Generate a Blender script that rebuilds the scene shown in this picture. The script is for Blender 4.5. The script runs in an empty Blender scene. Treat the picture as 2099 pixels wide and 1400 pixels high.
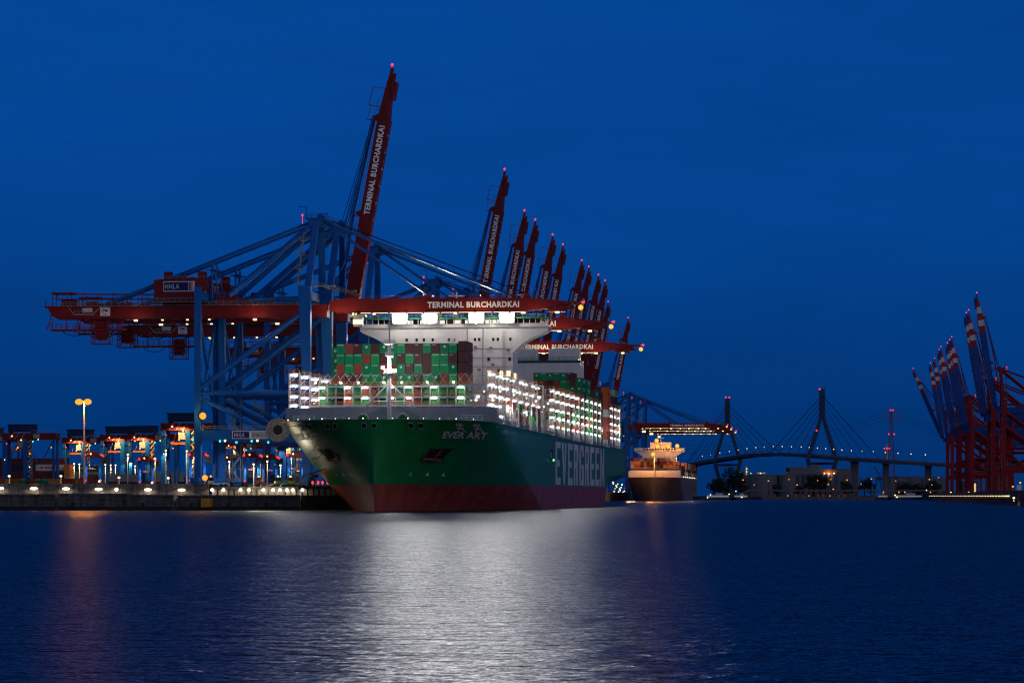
FLOOD_W = 230000.0
FLANK_W = 42000.0
WATER_R = 0.35
import bpy, math, random
from mathutils import Vector, Matrix
random.seed(7)
R = math.radians
scene = bpy.context.scene
COL = scene.collection

# ---------------------------------------------------------------- render / colour
scene.render.engine = 'CYCLES'
scene.view_settings.view_transform = 'Standard'
scene.view_settings.look = 'None'
scene.view_settings.exposure = 0.0
scene.view_settings.gamma = 1.0
try:
    scene.cycles.use_denoising = True
    scene.cycles.denoiser = 'OPENIMAGEDENOISE'
    scene.cycles.denoising_input_passes = 'RGB_ALBEDO_NORMAL'
    scene.cycles.max_bounces = 5
    scene.cycles.diffuse_bounces = 2
    scene.cycles.glossy_bounces = 3
    scene.cycles.sample_clamp_indirect = 4.0
    scene.cycles.sample_clamp_direct = 0.0
    scene.cycles.caustics_reflective = False
    scene.cycles.caustics_refractive = False
    scene.cycles.use_light_tree = True
    scene.cycles.filter_width = 1.15
except Exception as e:
    print(e)

# ---------------------------------------------------------------- camera (100 mm lens, 4.3 m above the water)
F, CX, HY, CAMZ = 5831.0, 1049.5, 1016.0, 4.3
cam = bpy.data.cameras.new('camera')
cam.sensor_width = 36.0
cam.lens = F / 2099.0 * 36.0
cam.shift_y = (HY - 700.0) / 2099.0
cam.clip_start = 1.0
cam.clip_end = 40000.0
camo = bpy.data.objects.new('camera', cam)
camo.location = (0, 0, CAMZ)
camo.rotation_euler = (R(90), 0, 0)
COL.objects.link(camo)
scene.camera = camo

def PX(px, D): return (px - CX) * D / F
def PZ(py, D): return CAMZ + (HY - py) * D / F
def P(px, py, D): return Vector((PX(px, D), D, PZ(py, D)))

# ---------------------------------------------------------------- materials
MATS = {}
def _new(name):
    m = bpy.data.materials.new(name)
    m.use_nodes = True
    nt = m.node_tree
    for n in list(nt.nodes): nt.nodes.remove(n)
    out = nt.nodes.new('ShaderNodeOutputMaterial')
    return m, nt, out

def paint(name, col, rough=0.45, metal=0.0, var=0.25, scale=0.35, streak=True, bump=0.0, spec=0.25):
    """painted / bare surface with weathering: large blotches and vertical run-off streaks"""
    if name in MATS: return MATS[name]
    m, nt, out = _new(name)
    N, L = nt.nodes.new, nt.links.new
    b = N('ShaderNodeBsdfPrincipled')
    b.inputs['Roughness'].default_value = rough
    b.inputs['Metallic'].default_value = metal
    b.inputs['Specular IOR Level'].default_value = spec
    tc = N('ShaderNodeTexCoord')
    mp = N('ShaderNodeMapping')
    mp.inputs['Scale'].default_value = (scale * 2.2, scale * 2.2, scale * (0.35 if streak else 2.2))
    L(tc.outputs['Object'], mp.inputs['Vector'])
    n1 = N('ShaderNodeTexNoise')
    n1.inputs['Scale'].default_value = 1.0
    n1.inputs['Detail'].default_value = 5.0
    n1.inputs['Roughness'].default_value = 0.62
    L(mp.outputs[0], n1.inputs['Vector'])
    rp = N('ShaderNodeValToRGB')
    c = Vector(col)
    lo = c * (1.0 - var); hi = c * (1.0 + var * 0.7)
    rp.color_ramp.elements[0].position = 0.32
    rp.color_ramp.elements[1].position = 0.68
    rp.color_ramp.elements[0].color = (*lo, 1)
    rp.color_ramp.elements[1].color = (*[min(1, x) for x in hi], 1)
    L(n1.outputs['Fac'], rp.inputs['Fac'])
    L(rp.outputs['Color'], b.inputs['Base Color'])
    if bump:
        bp = N('ShaderNodeBump')
        bp.inputs['Strength'].default_value = bump
        bp.inputs['Distance'].default_value = 0.1
        L(n1.outputs['Fac'], bp.inputs['Height'])
        L(bp.outputs[0], b.inputs['Normal'])
    L(b.outputs[0], out.inputs['Surface'])
    MATS[name] = m
    return m

def glow(name, col, strength, sample=False):
    if name in MATS: return MATS[name]
    m, nt, out = _new(name)
    e = nt.nodes.new('ShaderNodeEmission')
    e.inputs['Color'].default_value = (*col, 1)
    e.inputs['Strength'].default_value = strength
    nt.links.new(e.outputs[0], out.inputs['Surface'])
    try: m.cycles.emission_sampling = 'FRONT_BACK' if sample else 'NONE'
    except Exception: pass
    MATS[name] = m
    return m

# ---------------------------------------------------------------- mesh builder
class MB:
    def __init__(s): s.v, s.f, s.m = [], [], []
    def add(s, vs, fs, mi=0):
        b = len(s.v)
        s.v += [tuple(p) for p in vs]
        s.f += [tuple(b + i for i in q) for q in fs]
        s.m += [mi] * len(fs)
        return s
    def box(s, x0, x1, y0, y1, z0, z1, mi=0):
        vs = [(x0,y0,z0),(x1,y0,z0),(x1,y1,z0),(x0,y1,z0),(x0,y0,z1),(x1,y0,z1),(x1,y1,z1),(x0,y1,z1)]
        return s.add(vs, [(3,2,1,0),(4,5,6,7),(0,1,5,4),(1,2,6,5),(2,3,7,6),(3,0,4,7)], mi)
    def cbox(s, cx, cy, cz, sx, sy, sz, mi=0):
        return s.box(cx-sx/2, cx+sx/2, cy-sy/2, cy+sy/2, cz-sz/2, cz+sz/2, mi)
    def _frame(s, p0, p1, up=(0,0,1)):
        p0, p1 = Vector(p0), Vector(p1)
        d = (p1 - p0).normalized()
        u = Vector(up)
        if abs(d.dot(u)) > 0.97: u = Vector((1,0,0)) if abs(d.x) < 0.9 else Vector((0,1,0))
        a = d.cross(u).normalized()
        b = a.cross(d).normalized()
        return p0, p1, a, b
    def beam(s, p0, p1, w, h=None, mi=0, w2=None, h2=None, up=(0,0,1)):
        h = w if h is None else h
        w2 = w if w2 is None else w2
        h2 = h if h2 is None else h2
        p0, p1, a, b = s._frame(p0, p1, up)
        vs = []
        for p, ww, hh in ((p0, w, h), (p1, w2, h2)):
            for i, j in ((-1,-1),(1,-1),(1,1),(-1,1)):
                vs.append(p + a*(i*ww/2) + b*(j*hh/2))
        return s.add(vs, [(3,2,1,0),(4,5,6,7),(0,1,5,4),(1,2,6,5),(2,3,7,6),(3,0,4,7)], mi)
    def tube(s, p0, p1, r, n=8, mi=0, r2=None):
        r2 = r if r2 is None else r2
        p0, p1, a, b = s._frame(p0, p1)
        vs = []
        for p, rr in ((p0, r), (p1, r2)):
            for k in range(n):
                t = 2*math.pi*k/n
                vs.append(p + a*(math.cos(t)*rr) + b*(math.sin(t)*rr))
        fs = [(k, (k+1)%n, n+(k+1)%n, n+k) for k in range(n)]
        fs += [tuple(reversed(range(n))), tuple(range(n, 2*n))]
        return s.add(vs, fs, mi)
    def path(s, pts, r, n=5, mi=0):
        for a, b in zip(pts, pts[1:]): s.tube(a, b, r, n, mi)
        return s
    def ball(s, c, r, mi=0, n=8, k=5, sz=1.0):
        c = Vector(c); vs = []
        for i in range(k+1):
            ph = math.pi*i/k
            for j in range(n):
                th = 2*math.pi*j/n
                vs.append(c + Vector((r*math.sin(ph)*math.cos(th), r*math.sin(ph)*math.sin(th), r*sz*math.cos(ph))))
        fs = [(i*n+j, (i+1)*n+j, (i+1)*n+(j+1)%n, i*n+(j+1)%n) for i in range(k) for j in range(n)]
        return s.add(vs, fs, mi)
    def prism(s, poly, off, mi=0):
        """poly: list of 3D points (planar), extruded by vector off"""
        n = len(poly); off = Vector(off)
        vs = [Vector(p) for p in poly] + [Vector(p) + off for p in poly]
        fs = [tuple(reversed(range(n))), tuple(range(n, 2*n))]
        fs += [(k, (k+1)%n, n+(k+1)%n, n+k) for k in range(n)]
        return s.add(vs, fs, mi)
    def rail(s, pts, h=1.1, t=0.09, step=2.4, mi=0, rails=2):
        for a, b in zip(pts, pts[1:]):
            a, b = Vector(a), Vector(b)
            for k in range(1, rails+1):
                z = Vector((0,0,h*k/rails))
                s.beam(a+z, b+z, t, t, mi)
            n = max(1, int((b-a).length/step))
            for i in range(n+1):
                p = a.lerp(b, i/n)
                s.beam(p, p+Vector((0,0,h)), t, t, mi)
        return s
    def xf(s, fn):
        s.v = [tuple(fn(Vector(p))) for p in s.v]; return s
    def mesh(s, name, mats, smooth=False):
        me = bpy.data.meshes.new(name)
        me.from_pydata(s.v, [], s.f)
        for m in (mats if isinstance(mats, (list, tuple)) else [mats]): me.materials.append(m)
        me.polygons.foreach_set('material_index', s.m)
        if smooth: me.polygons.foreach_set('use_smooth', [True]*len(me.polygons))
        me.update()
        return me
    def build(s, name, mats, parent=None, smooth=False):
        return put(name, s.mesh(name, mats, smooth), parent)

def put(name, me, parent=None):
    o = bpy.data.objects.new(name, me)
    COL.objects.link(o)
    if parent is not None: o.parent = parent
    return o

def tag(o, label=None, cat=None, group=None, kind=None):
    if label: o['label'] = label
    if cat: o['category'] = cat
    if group: o['group'] = group
    if kind: o['kind'] = kind
    return o

def thing(name, label, cat, loc=(0,0,0), rz=0.0, group=None, mesh=None):
    o = bpy.data.objects.new(name, mesh)
    COL.objects.link(o)
    o.location = loc
    o.rotation_euler = (0, 0, rz)
    return tag(o, label, cat, group)

def stamp(tpl, root):
    """tpl: list of (name, mesh, [sub tuples]) placed as children of root"""
    for t in tpl:
        c = put(t[0], t[1], root)
        if len(t) > 2:
            for sname, sme in t[2]: put(sname, sme, c)
    return root

def text_geo(body, width, height, bold=0.0, space=1.0):
    """flat letter outlines from the built-in font, fitted to width x height, centred on 0,0 in x/y"""
    cu = bpy.data.curves.new('lettering', 'FONT')
    cu.body = body
    cu.offset = bold
    cu.space_character = space
    cu.resolution_u = 2
    ob = bpy.data.objects.new('lettering', cu)
    me = bpy.data.meshes.new_from_object(ob)
    vs = [Vector(v.co) for v in me.vertices]
    fs = [tuple(p.vertices) for p in me.polygons]
    bpy.data.objects.remove(ob); bpy.data.curves.remove(cu); bpy.data.meshes.remove(me)
    x0, x1 = min(v.x for v in vs), max(v.x for v in vs)
    y0, y1 = min(v.y for v in vs), max(v.y for v in vs)
    sx = width/(x1-x0); sy = height/(y1-y0)
    return [Vector(((v.x-(x0+x1)/2)*sx, (v.y-(y0+y1)/2)*sy, 0)) for v in vs], fs

def put_text(mb, body, centre, xdir, ydir, width, height, mi=0, bold=0.02, space=1.05):
    vs, fs = text_geo(body, width, height, bold, space)
    c, xd, yd = Vector(centre), Vector(xdir), Vector(ydir)
    mb.add([c + xd*v.x + yd*v.y for v in vs], fs, mi)
    return mb

def point(name, loc, col, watts, radius=0.3, spot=None, aim=None, blend=0.5, parent=None):
    l = bpy.data.lights.new(name, 'SPOT' if spot else 'POINT')
    l.color = col
    l.energy = watts
    l.shadow_soft_size = radius
    if spot:
        l.spot_size = R(spot); l.spot_blend = blend
    o = bpy.data.objects.new(name, l)
    COL.objects.link(o)
    o.location = loc
    if aim is not None:
        o.rotation_euler = (Vector(aim) - Vector(loc)).to_track_quat('-Z', 'Y').to_euler()
    return o

# ---------------------------------------------------------------- world: dusk sky, sun already under the horizon behind the camera
W = bpy.data.worlds.new('World')
scene.world = W
W.use_nodes = True
nt = W.node_tree
for n in list(nt.nodes): nt.nodes.remove(n)
wo = nt.nodes.new('ShaderNodeOutputWorld')
bg = nt.nodes.new('ShaderNodeBackground')
tc = nt.nodes.new('ShaderNodeTexCoord')
sep = nt.nodes.new('ShaderNodeSeparateXYZ')
nt.links.new(tc.outputs['Generated'], sep.inputs[0])
ramp = nt.nodes.new('ShaderNodeValToRGB')           # elevation: navy at the horizon, blue above, dimming to the zenith
els = ramp.color_ramp.elements
els[0].position, els[0].color = 0.0, (0.0007, 0.028, 0.142, 1)
els[1].position, els[1].color = 1.0, (0.0008, 0.010, 0.055, 1)
for p, c in ((0.035, (0.0008, 0.038, 0.190, 1)), (0.10, (0.0012, 0.056, 0.278, 1)), (0.17, (0.0014, 0.060, 0.300, 1)), (0.24, (0.0014, 0.050, 0.25, 1)), (0.42, (0.001, 0.020, 0.11, 1))):
    e = els.new(p); e.color = c
nt.links.new(sep.outputs['Z'], ramp.inputs['Fac'])
mr = nt.nodes.new('ShaderNodeMapRange')             # afterglow of the set sun behind the camera
mr.inputs['From Min'].default_value = 0.15
mr.inputs['From Max'].default_value = -0.9
nt.links.new(sep.outputs['Y'], mr.inputs['Value'])
mix = nt.nodes.new('ShaderNodeMix'); mix.data_type = 'RGBA'
nt.links.new(mr.outputs[0], mix.inputs['Factor'])
nt.links.new(ramp.outputs['Color'], mix.inputs[6])
mix.inputs[7].default_value = (0.08, 0.12, 0.26, 1)
cl = nt.nodes.new('ShaderNodeTexNoise')            # thin high cloud, hardly visible
cm = nt.nodes.new('ShaderNodeMapping'); cm.inputs['Scale'].default_value = (2.2, 2.2, 11.0)
nt.links.new(tc.outputs['Generated'], cm.inputs['Vector']); nt.links.new(cm.outputs[0], cl.inputs['Vector'])
cl.inputs['Scale'].default_value = 1.6; cl.inputs['Detail'].default_value = 6; cl.inputs['Roughness'].default_value = .62
cr = nt.nodes.new('ShaderNodeMapRange'); cr.inputs['From Min'].default_value = .3; cr.inputs['From Max'].default_value = .75; cr.inputs['To Min'].default_value = .84; cr.inputs['To Max'].default_value = 1.16
nt.links.new(cl.outputs['Fac'], cr.inputs['Value'])
cmx = nt.nodes.new('ShaderNodeVectorMath'); cmx.operation = 'SCALE'
nt.links.new(mix.outputs[2], cmx.inputs[0]); nt.links.new(cr.outputs[0], cmx.inputs['Scale'])
nt.links.new(cmx.outputs[0], bg.inputs['Color'])
bg.inputs['Strength'].default_value = 1.0
nt.links.new(bg.outputs[0], wo.inputs['Surface'])

# the last soft light of the set sun, from behind the camera on the left
sun = bpy.data.lights.new('sun', 'SUN')
sun.energy = 0.30
sun.angle = R(50)
sun.color = (1.0, 0.88, 0.80)
suno = bpy.data.objects.new('sun', sun)
COL.objects.link(suno)
suno.rotation_euler = Vector((-0.7, 1.0, -0.35)).to_track_quat('-Z', 'Y').to_euler()

# ---------------------------------------------------------------- water
def water_material():
    m, nt, out = _new('water')
    N, L = nt.nodes.new, nt.links.new
    b = N('ShaderNodeBsdfGlossy'); b.distribution = 'BECKMANN'
    b.inputs['Color'].default_value = (.92, .95, 1, 1)
    b.inputs['Roughness'].default_value = WATER_R
    deep = N('ShaderNodeBsdfDiffuse'); deep.inputs['Color'].default_value = (0.001, 0.005, 0.018, 1)
    fr = N('ShaderNodeFresnel'); fr.inputs['IOR'].default_value = 1.33
    mxs = N('ShaderNodeMixShader')
    geo = N('ShaderNodeNewGeometry')
    def layer(sx, sy, detail, rough, seed):
        mp = N('ShaderNodeMapping')
        mp.inputs['Scale'].default_value = (sx, sy, 1)
        mp.inputs['Location'].default_value = (seed, seed*1.7, 0)
        mp.inputs['Rotation'].default_value = (0, 0, R(6))
        L(geo.outputs['Position'], mp.inputs['Vector'])
        n = N('ShaderNodeTexNoise')
        n.inputs['Scale'].default_value = 1.0
        n.inputs['Detail'].default_value = detail
        n.inputs['Roughness'].default_value = rough
        L(mp.outputs[0], n.inputs['Vector'])
        return n.outputs['Fac']
    prev = None
    for (sx, sy, det, rg, seed, dist) in ((0.03, 0.05, 3.0, 0.5, 11.0, 2.6), (0.27, 0.6, 4.0, 0.62, 3.0, 1.45), (1.3, 2.6, 3.0, 0.6, 7.0, 0.17)):
        bp = N('ShaderNodeBump'); bp.inputs['Strength'].default_value = 1.0; bp.inputs['Distance'].default_value = dist
        L(layer(sx, sy, det, rg, seed), bp.inputs['Height'])
        if prev: L(prev.outputs[0], bp.inputs['Normal'])
        prev = bp
    b1 = prev
    L(b1.outputs[0], b.inputs['Normal']); L(b1.outputs[0], fr.inputs['Normal'])
    L(fr.outputs[0], mxs.inputs[0]); L(deep.outputs[0], mxs.inputs[1]); L(b.outputs[0], mxs.inputs[2])
    L(mxs.outputs[0], out.inputs['Surface'])
    return m
water = MB()
ys = [-300, 40, 200, 600, 1200, 3000, 9000, 30000]
for y0, y1 in zip(ys, ys[1:]):
    water.add([(-9000, y0, 0), (9000, y0, 0), (9000, y1, 0), (-9000, y1, 0)], [(0,1,2,3)])
tag(water.build('water', water_material()), kind='structure')

# ================================================================ the green container ship
TH = math.atan(0.138)
SX, SY = -38.1, 786.0
def S2W(v, u, z):
    return Vector((SX + v*math.cos(TH) + u*math.sin(TH), SY + u*math.cos(TH) - v*math.sin(TH), z))

ship = thing('container_ship', 'huge green container ship with red lower hull moored at the floodlit quay', 'ship', (SX, SY, 0), -TH)
SHIP = ship

def hull_paint(name, col, rough, var):
    m = paint(name, col, rough, var=var, scale=0.14, spec=0.5)
    nt = m.node_tree; N, L = nt.nodes.new, nt.links.new
    b = [n for n in nt.nodes if n.type == 'BSDF_PRINCIPLED'][0]
    src = b.inputs['Base Color'].links[0].from_socket
    tc = N('ShaderNodeTexCoord'); sp = N('ShaderNodeSeparateXYZ'); cb = N('ShaderNodeCombineXYZ')
    L(tc.outputs['Object'], sp.inputs[0]); L(sp.outputs['Y'], cb.inputs['X']); L(sp.outputs['Z'], cb.inputs['Y'])
    br = N('ShaderNodeTexBrick')                      # shell plating seams
    br.inputs['Scale'].default_value = 1.0; br.inputs['Brick Width'].default_value = 11.0; br.inputs['Row Height'].default_value = 2.7
    br.inputs['Mortar Size'].default_value = 0.07; br.inputs['Mortar Smooth'].default_value = 0.6
    br.inputs['Color1'].default_value = (1, 1, 1, 1); br.inputs['Color2'].default_value = (.86, .88, .88, 1); br.inputs['Mortar'].default_value = (.55, .55, .55, 1)
    L(cb.outputs[0], br.inputs['Vector'])
    mx = N('ShaderNodeMix'); mx.data_type = 'RGBA'; mx.blend_type = 'MULTIPLY'; mx.inputs['Factor'].default_value = .8
    L(src, mx.inputs[6]); L(br.outputs['Color'], mx.inputs[7]); L(mx.outputs[2], b.inputs['Base Color'])
    # shallow dents between the frames
    ns = N('ShaderNodeTexNoise'); ns.inputs['Scale'].default_value = .45; ns.inputs['Detail'].default_value = 2
    L(tc.outputs['Object'], ns.inputs['Vector'])
    bp = N('ShaderNodeBump'); bp.inputs['Strength'].default_value = .5; bp.inputs['Distance'].default_value = .12
    L(ns.outputs['Fac'], bp.inputs['Height']); L(bp.outputs[0], b.inputs['Normal'])
    return m
green = hull_paint('hull_green', (0.012, 0.27, 0.062), 0.28, 0.18)
redb = hull_paint('hull_red', (0.40, 0.066, 0.030), 0.45, 0.45)
shipwhite = paint('ship_white', (0.72, 0.70, 0.68), 0.45, var=0.08, scale=0.15)
shipgrey = paint('ship_grey', (0.27, 0.27, 0.31), 0.5, var=0.12, scale=0.2)
steel = paint('galvanised', (0.42, 0.43, 0.45), 0.45, 0.3, var=0.2, scale=0.5)
orange_rail = paint('orange_rail', (0.75, 0.28, 0.03), 0.5, var=0.1)
black = paint('black', (0.012, 0.012, 0.014), 0.5, var=0.2)
decal = paint('white_lettering', (0.88, 0.86, 0.86), 0.5, var=0.08, scale=0.3)
deckgreen = paint('deck_green', (0.02, 0.11, 0.06), 0.6)
lampw = glow('lamp_white', (1.0, 0.97, 0.90), 40.0)
lampw_l = glow('lamp_white_lighting', (1.0, 0.97, 0.90), 26.0, True)
lampflood = glow('flood_white', (1.0, 0.97, 0.90), 16.0)
lampwarm = glow('lamp_warm', (1.0, 0.72, 0.25), 4.0)
lampred = glow('lamp_red', (1.0, 0.04, 0.07), 1.8)
winlit = glow('window_lit', (1.0, 0.78, 0.42), 2.2)
windark = paint('window_glass', (0.015, 0.02, 0.025), 0.08, var=0.05)

def interp(tab, x):
    if x <= tab[0][0]: return tab[0][1]
    for (a, b), (c, d) in zip(tab, tab[1:]):
        if x <= c: return b + (d-b)*(x-a)/(c-a)
    return tab[-1][1]
def zdeck(u): return interp([(-5, 25.3), (25, 24.9), (110, 24.4), (240, 23.2), (400, 23.0)], u)
BH = 30.75
def ucrease(z): return 26 + (25-min(z, 25))*3.95
def ustem(z): return -4.0*(max(z, 0)/25)**2
def half(u, z):
    zz = max(z, 0.0)
    k = min(zz/25, 1.0)
    uc, u0 = ucrease(zz), ustem(zz)
    if u >= uc: b = 1.0
    else:
        t = max(0.0, (u-u0)/(uc-u0))
        p = 1.15 + 0.85*k; q = 0.92 - 0.42*k**1.3
        b = (1-(1-t)**p)**q
    if u > 318:
        w = max(0.0, min(1.0, (13-z)/13))
        b *= 1 - w*((u-318)/82)**1.5*0.85
    return BH*b
def uend(z): return 398 - 14*max(0.0, min(1.0, (13-z)/13))**1.3

def hull_rows(levels, deck):
    mb = MB()
    nb, npar, nst = 34, 12, 12
    for side in (1, -1):
        rows = []
        for f in levels:
            row = []
            zt = (7.5 + f*(25-7.5)) if deck else f
            uc, u0, ue = ucrease(zt), ustem(zt), uend(zt)
            us = [u0 + (uc-u0)*(i/nb)**1.7 for i in range(nb+1)]
            us += [uc + (318-uc)*i/npar for i in range(1, npar+1)]
            us += [318 + (ue-318)*i/nst for i in range(1, nst+1)]
            for u in us:
                z = 7.5 + f*(zdeck(u)-7.5) if deck else f
                row.append((side*half(u, zt), u, z))
            rows.append(row)
        n = len(rows[0]); vs = [p for r in rows for p in r]; fs = []
        for j in range(len(rows)-1):
            for i in range(n-1):
                a, b, c, d = j*n+i, j*n+i+1, (j+1)*n+i+1, (j+1)*n+i
                fs.append((a, b, c, d) if side > 0 else (d, c, b, a))
        mb.add(vs, fs)
        if side > 0: pe = [r[-1] for r in rows]
        else: se = [r[-1] for r in rows]
    n = len(pe)
    mb.add(pe + se, [(i, n+i, n+i+1, i+1) for i in range(n-1)])
    return mb
def split_smooth(me, ang=20):
    me.polygons.foreach_set('use_smooth', [True]*len(me.polygons))
    try: me.set_sharp_from_angle(angle=R(ang))
    except Exception: pass
me = hull_rows([0, .07, .15, .23, .31, .39, .47, .55, .63, .71, .79, .87, .94, 1.0], True).mesh('hull', green); split_smooth(me, 12)
hull = put('hull', me, ship)
me = hull_rows([-1.5, 0, 1.5, 3, 4.5, 6, 7.5], False).mesh('boot_topping', redb); split_smooth(me, 12)
put('boot_topping', me, ship)
tag(ship.children[1], 'dull red lower hull below the green')

# deck
mb = MB()
us = [-3.5 + i*1.5 for i in range(20)] + [27+i*12.3 for i in range(31)]
for a, b in zip(us, us[1:]):
    if b > 397: break
    za, zb = zdeck(a)-1.25, zdeck(b)-1.25
    ha, hb = half(a, 24.0)-0.15, half(b, 24.0)-0.15
    mb.add([(-ha, a, za), (ha, a, za), (hb, b, zb), (-hb, b, zb)], [(0, 1, 2, 3)])
mb.build('deck', deckgreen, ship)
# gunwale cap all round the deck edge
for side in (1, -1):
    mb = MB(); rl = MB()
    pts = [Vector((side*half(u, 25), u, zdeck(u)+0.05)) for u in us if u < 397]
    for a, b in zip(pts, pts[1:]): mb.beam(a, b, 0.45, 0.22)
    pr = [p + Vector((-side*0.4, 0, 0)) for p in pts if p.y > 30]
    rl.rail([pr[0]+Vector((0,0,0)), *pr[1:]], 1.2, 0.1, 3.0)
    mb.build('gunwale', green, ship)
    rl.build('deck_railing', paint('rail_dull', (0.25, 0.26, 0.25), 0.5), ship)

# breakwater
mb = MB()
mb.box(-30.6, 30.6, 25.6, 26.2, 23.6, 29.4)
mb.box(-30.62, -30.1, 26.2, 31, 23.6, 29.4)
mb.box(30.1, 30.62, 26.2, 31, 23.6, 29.4)
for i in range(11):
    v = -29+i*5.8
    mb.prism([(v, 26.2, 23.6), (v, 29.6, 23.6), (v, 26.2, 29.0)], (0.15, 0, 0))
mb.build('breakwater', shipgrey, ship)
for v in (-24.5, 24.0):
    mb = MB(); mb.rail([(v-3, 22.2, 25.0), (v+3, 22.2, 25.0)], 2.1, 0.16, 1.4, rails=3)
    mb.build('deck_gate', shipwhite, ship)

# winches: spoked drums showing above the bulwark
for v in (-5.6, 5.9):
    mb = MB()
    n = 20; rr = 1.75; c = Vector((v, 12, 25.6))
    ring = [c + Vector((math.cos(2*math.pi*i/n)*rr, 0, math.sin(2*math.pi*i/n)*rr)) for i in range(n)]
    for i in range(n): mb.tube(ring[i], ring[(i+1) % n], 0.17, 5)
    for i in range(0, n, 2): mb.tube(c, ring[i], 0.08, 4, 1)
    mb.tube(c+Vector((0, .1, 0)), c+Vector((0, 1.4, 0)), 1.35, 16, 1)
    mb.beam(c+Vector((-1.3, 1.2, -2)), c+Vector((0, 1.2, 0.6)), .3, .3, 1)
    mb.beam(c+Vector((1.3, 1.2, -2)), c+Vector((0, 1.2, 0.6)), .3, .3, 1)
    mb.build('winch', [paint('winch_white', (0.55, 0.65, 0.5), 0.5), paint('winch_green', (0.06, 0.24, 0.08), 0.5)], ship)
for s in (-1, 1):
    for i in range(6):
        v = s*(8.2+i*1.9) + 0.3
        mb = MB(); mb.box(v-.5, v+.5, 15, 16, 23.6, 25.9 + 0.5*((i*7) % 3)/2); mb.tube((v, 15.5, 25.9), (v, 15.5, 26.6), .12, 6)
        mb.build('deck_fitting', paint('fit', (0.5, 0.5, 0.42), 0.5), ship)
# fairleads cut in the bulwark: dark framed openings set on the hull
def on_hull(v, z, out=0.10):
    """point of the bow surface at given v (port +) and height z, pushed out"""
    s = 1 if v >= 0 else -1
    lo, hi = ustem(z), ucrease(z)
    for _ in range(40):
        mid = (lo+hi)/2
        if half(mid, z) < abs(v): lo = mid
        else: hi = mid
    u = (lo+hi)/2
    e = 0.3
    p = Vector((s*half(u, z), u, z))
    du = Vector((s*(half(u+e, z)-half(u-e, z)), 2*e, 0))
    # slope with height
    dz = Vector((s*(half(u, z+e)-half(u, z-e)), 0, 2*e))
    n = du.cross(dz).normalized()
    if n.x*s < 0: n = -n
    return p + n*out
for v in (-21, -19, -13.2, -10.8, -2.2, 0.6, 10.5, 13):
    for (a, b, zt, zb) in ((v-.65, v+.65, 24.3, 22.9),):
        q = [on_hull(a, zt, .12), on_hull(b, zt, .12), on_hull(b, zb, .12), on_hull(a, zb, .12)]
        mb = MB(); mb.add(q, [(0, 1, 2, 3)]); fl_ = mb.build('fairlead', black, ship)
        mb = MB()
        for i in range(4): mb.beam(q[i], q[(i+1) % 4], .14, .14)
        mb.build('fairlead_rim', paint('fair_rim', (0.25, 0.4, 0.3), .4), fl_)
# anchor pockets with anchors
for s in (-1, 1):
    mb = MB()
    quad = [(14.2, 17.4), (19.4, 17.6), (16.2, 14.6), (11.8, 14.2)]
    q = [on_hull(s*v, z, .10) for v, z in quad]
    mb.add(q, [(0, 1, 2, 3)])
    o = mb.build('anchor_pocket', paint('pocket', (0.035, 0.012, 0.014), .7), ship)
    mb = MB()
    a, b = on_hull(s*16.6, 17.2, .3), on_hull(s*13.6, 14.3, .5)
    mb.beam(a, b, .5, .5)
    mb.beam(on_hull(s*11.6, 14.9, .5), on_hull(s*15.6, 14.7, .5), .7, .7)
    mb.beam(on_hull(s*11.6, 14.9, .5), on_hull(s*12.6, 16.2, .4), .5, .5)
    mb.beam(on_hull(s*15.6, 14.7, .5), on_hull(s*15.8, 16.0, .4), .5, .5)
    mb.build('anchor', paint('anchor_red', (0.16, 0.05, 0.05), .6), o)
# bow marks
for s in (-1, 1):
    for v in (10.5, 15.3, 19.6):
        mb = MB(); put_text(mb, 'C' if v < 11 else 'x', on_hull(s*v*0.78, 10.4, .12), (1, -0.1*s, 0), (0, 0, 1), 1.1, 0.9)
        mb.build('thruster_mark', decal, hull)

def hull_text(mb, body, s, vmid, zmid, width, height, slant=0.0):
    vs, fs = text_geo(body, width, height, 0.03, 1.0)
    pts = []
    for p in vs:
        # lay along the surface: parametrise by v so that letters are not stretched in view
        v = vmid + p.x*0.80
        if s < 0: v = vmid + p.x*0.80
        pts.append(on_hull(v + slant*p.y, zmid + p.y, 0.10))
    mb.add(pts, fs)
mb = MB()
hull_text(mb, 'EVER ART', 1, 23.0, 21.3, 12.4, 1.8, 0.55)
bow_paint = paint('name_paint', (0.80, 0.74, 0.72), .5, var=.1)
star_left = MB()
hull_text(star_left, 'EVER ART', -1, -22.6, 21.0, 13.0, 1.75, -0.1)
def star(mb, v0, z0):
    for a0, b0, a1, b1 in ((-.9, .5, .9, .5), (0, 1.2, 0, -.5), (-.9, -.2, .9, -.2), (-.2, -.2, -.9, -1.2), (.2, -.2, .9, -1.2), (-.7, 1.0, -.3, .6), (.7, 1.0, .3, .6)):
        d = Vector((a1-a0, b1-b0)).normalized(); n = Vector((-d.y, d.x))*0.13
        mb.add([on_hull(v0+a0+n.x, z0+b0+n.y, .1), on_hull(v0+a1+n.x, z0+b1+n.y, .1), on_hull(v0+a1-n.x, z0+b1-n.y, .1), on_hull(v0+a0-n.x, z0+b0-n.y, .1)], [(0, 1, 2, 3)])
star(mb, 22.6, 23.4); star(mb, 26.6, 23.4); star(star_left, -22.5, 23.0)
mb.build('bow_lettering', bow_paint, hull); star_left.build('bow_lettering', bow_paint, hull)

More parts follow.
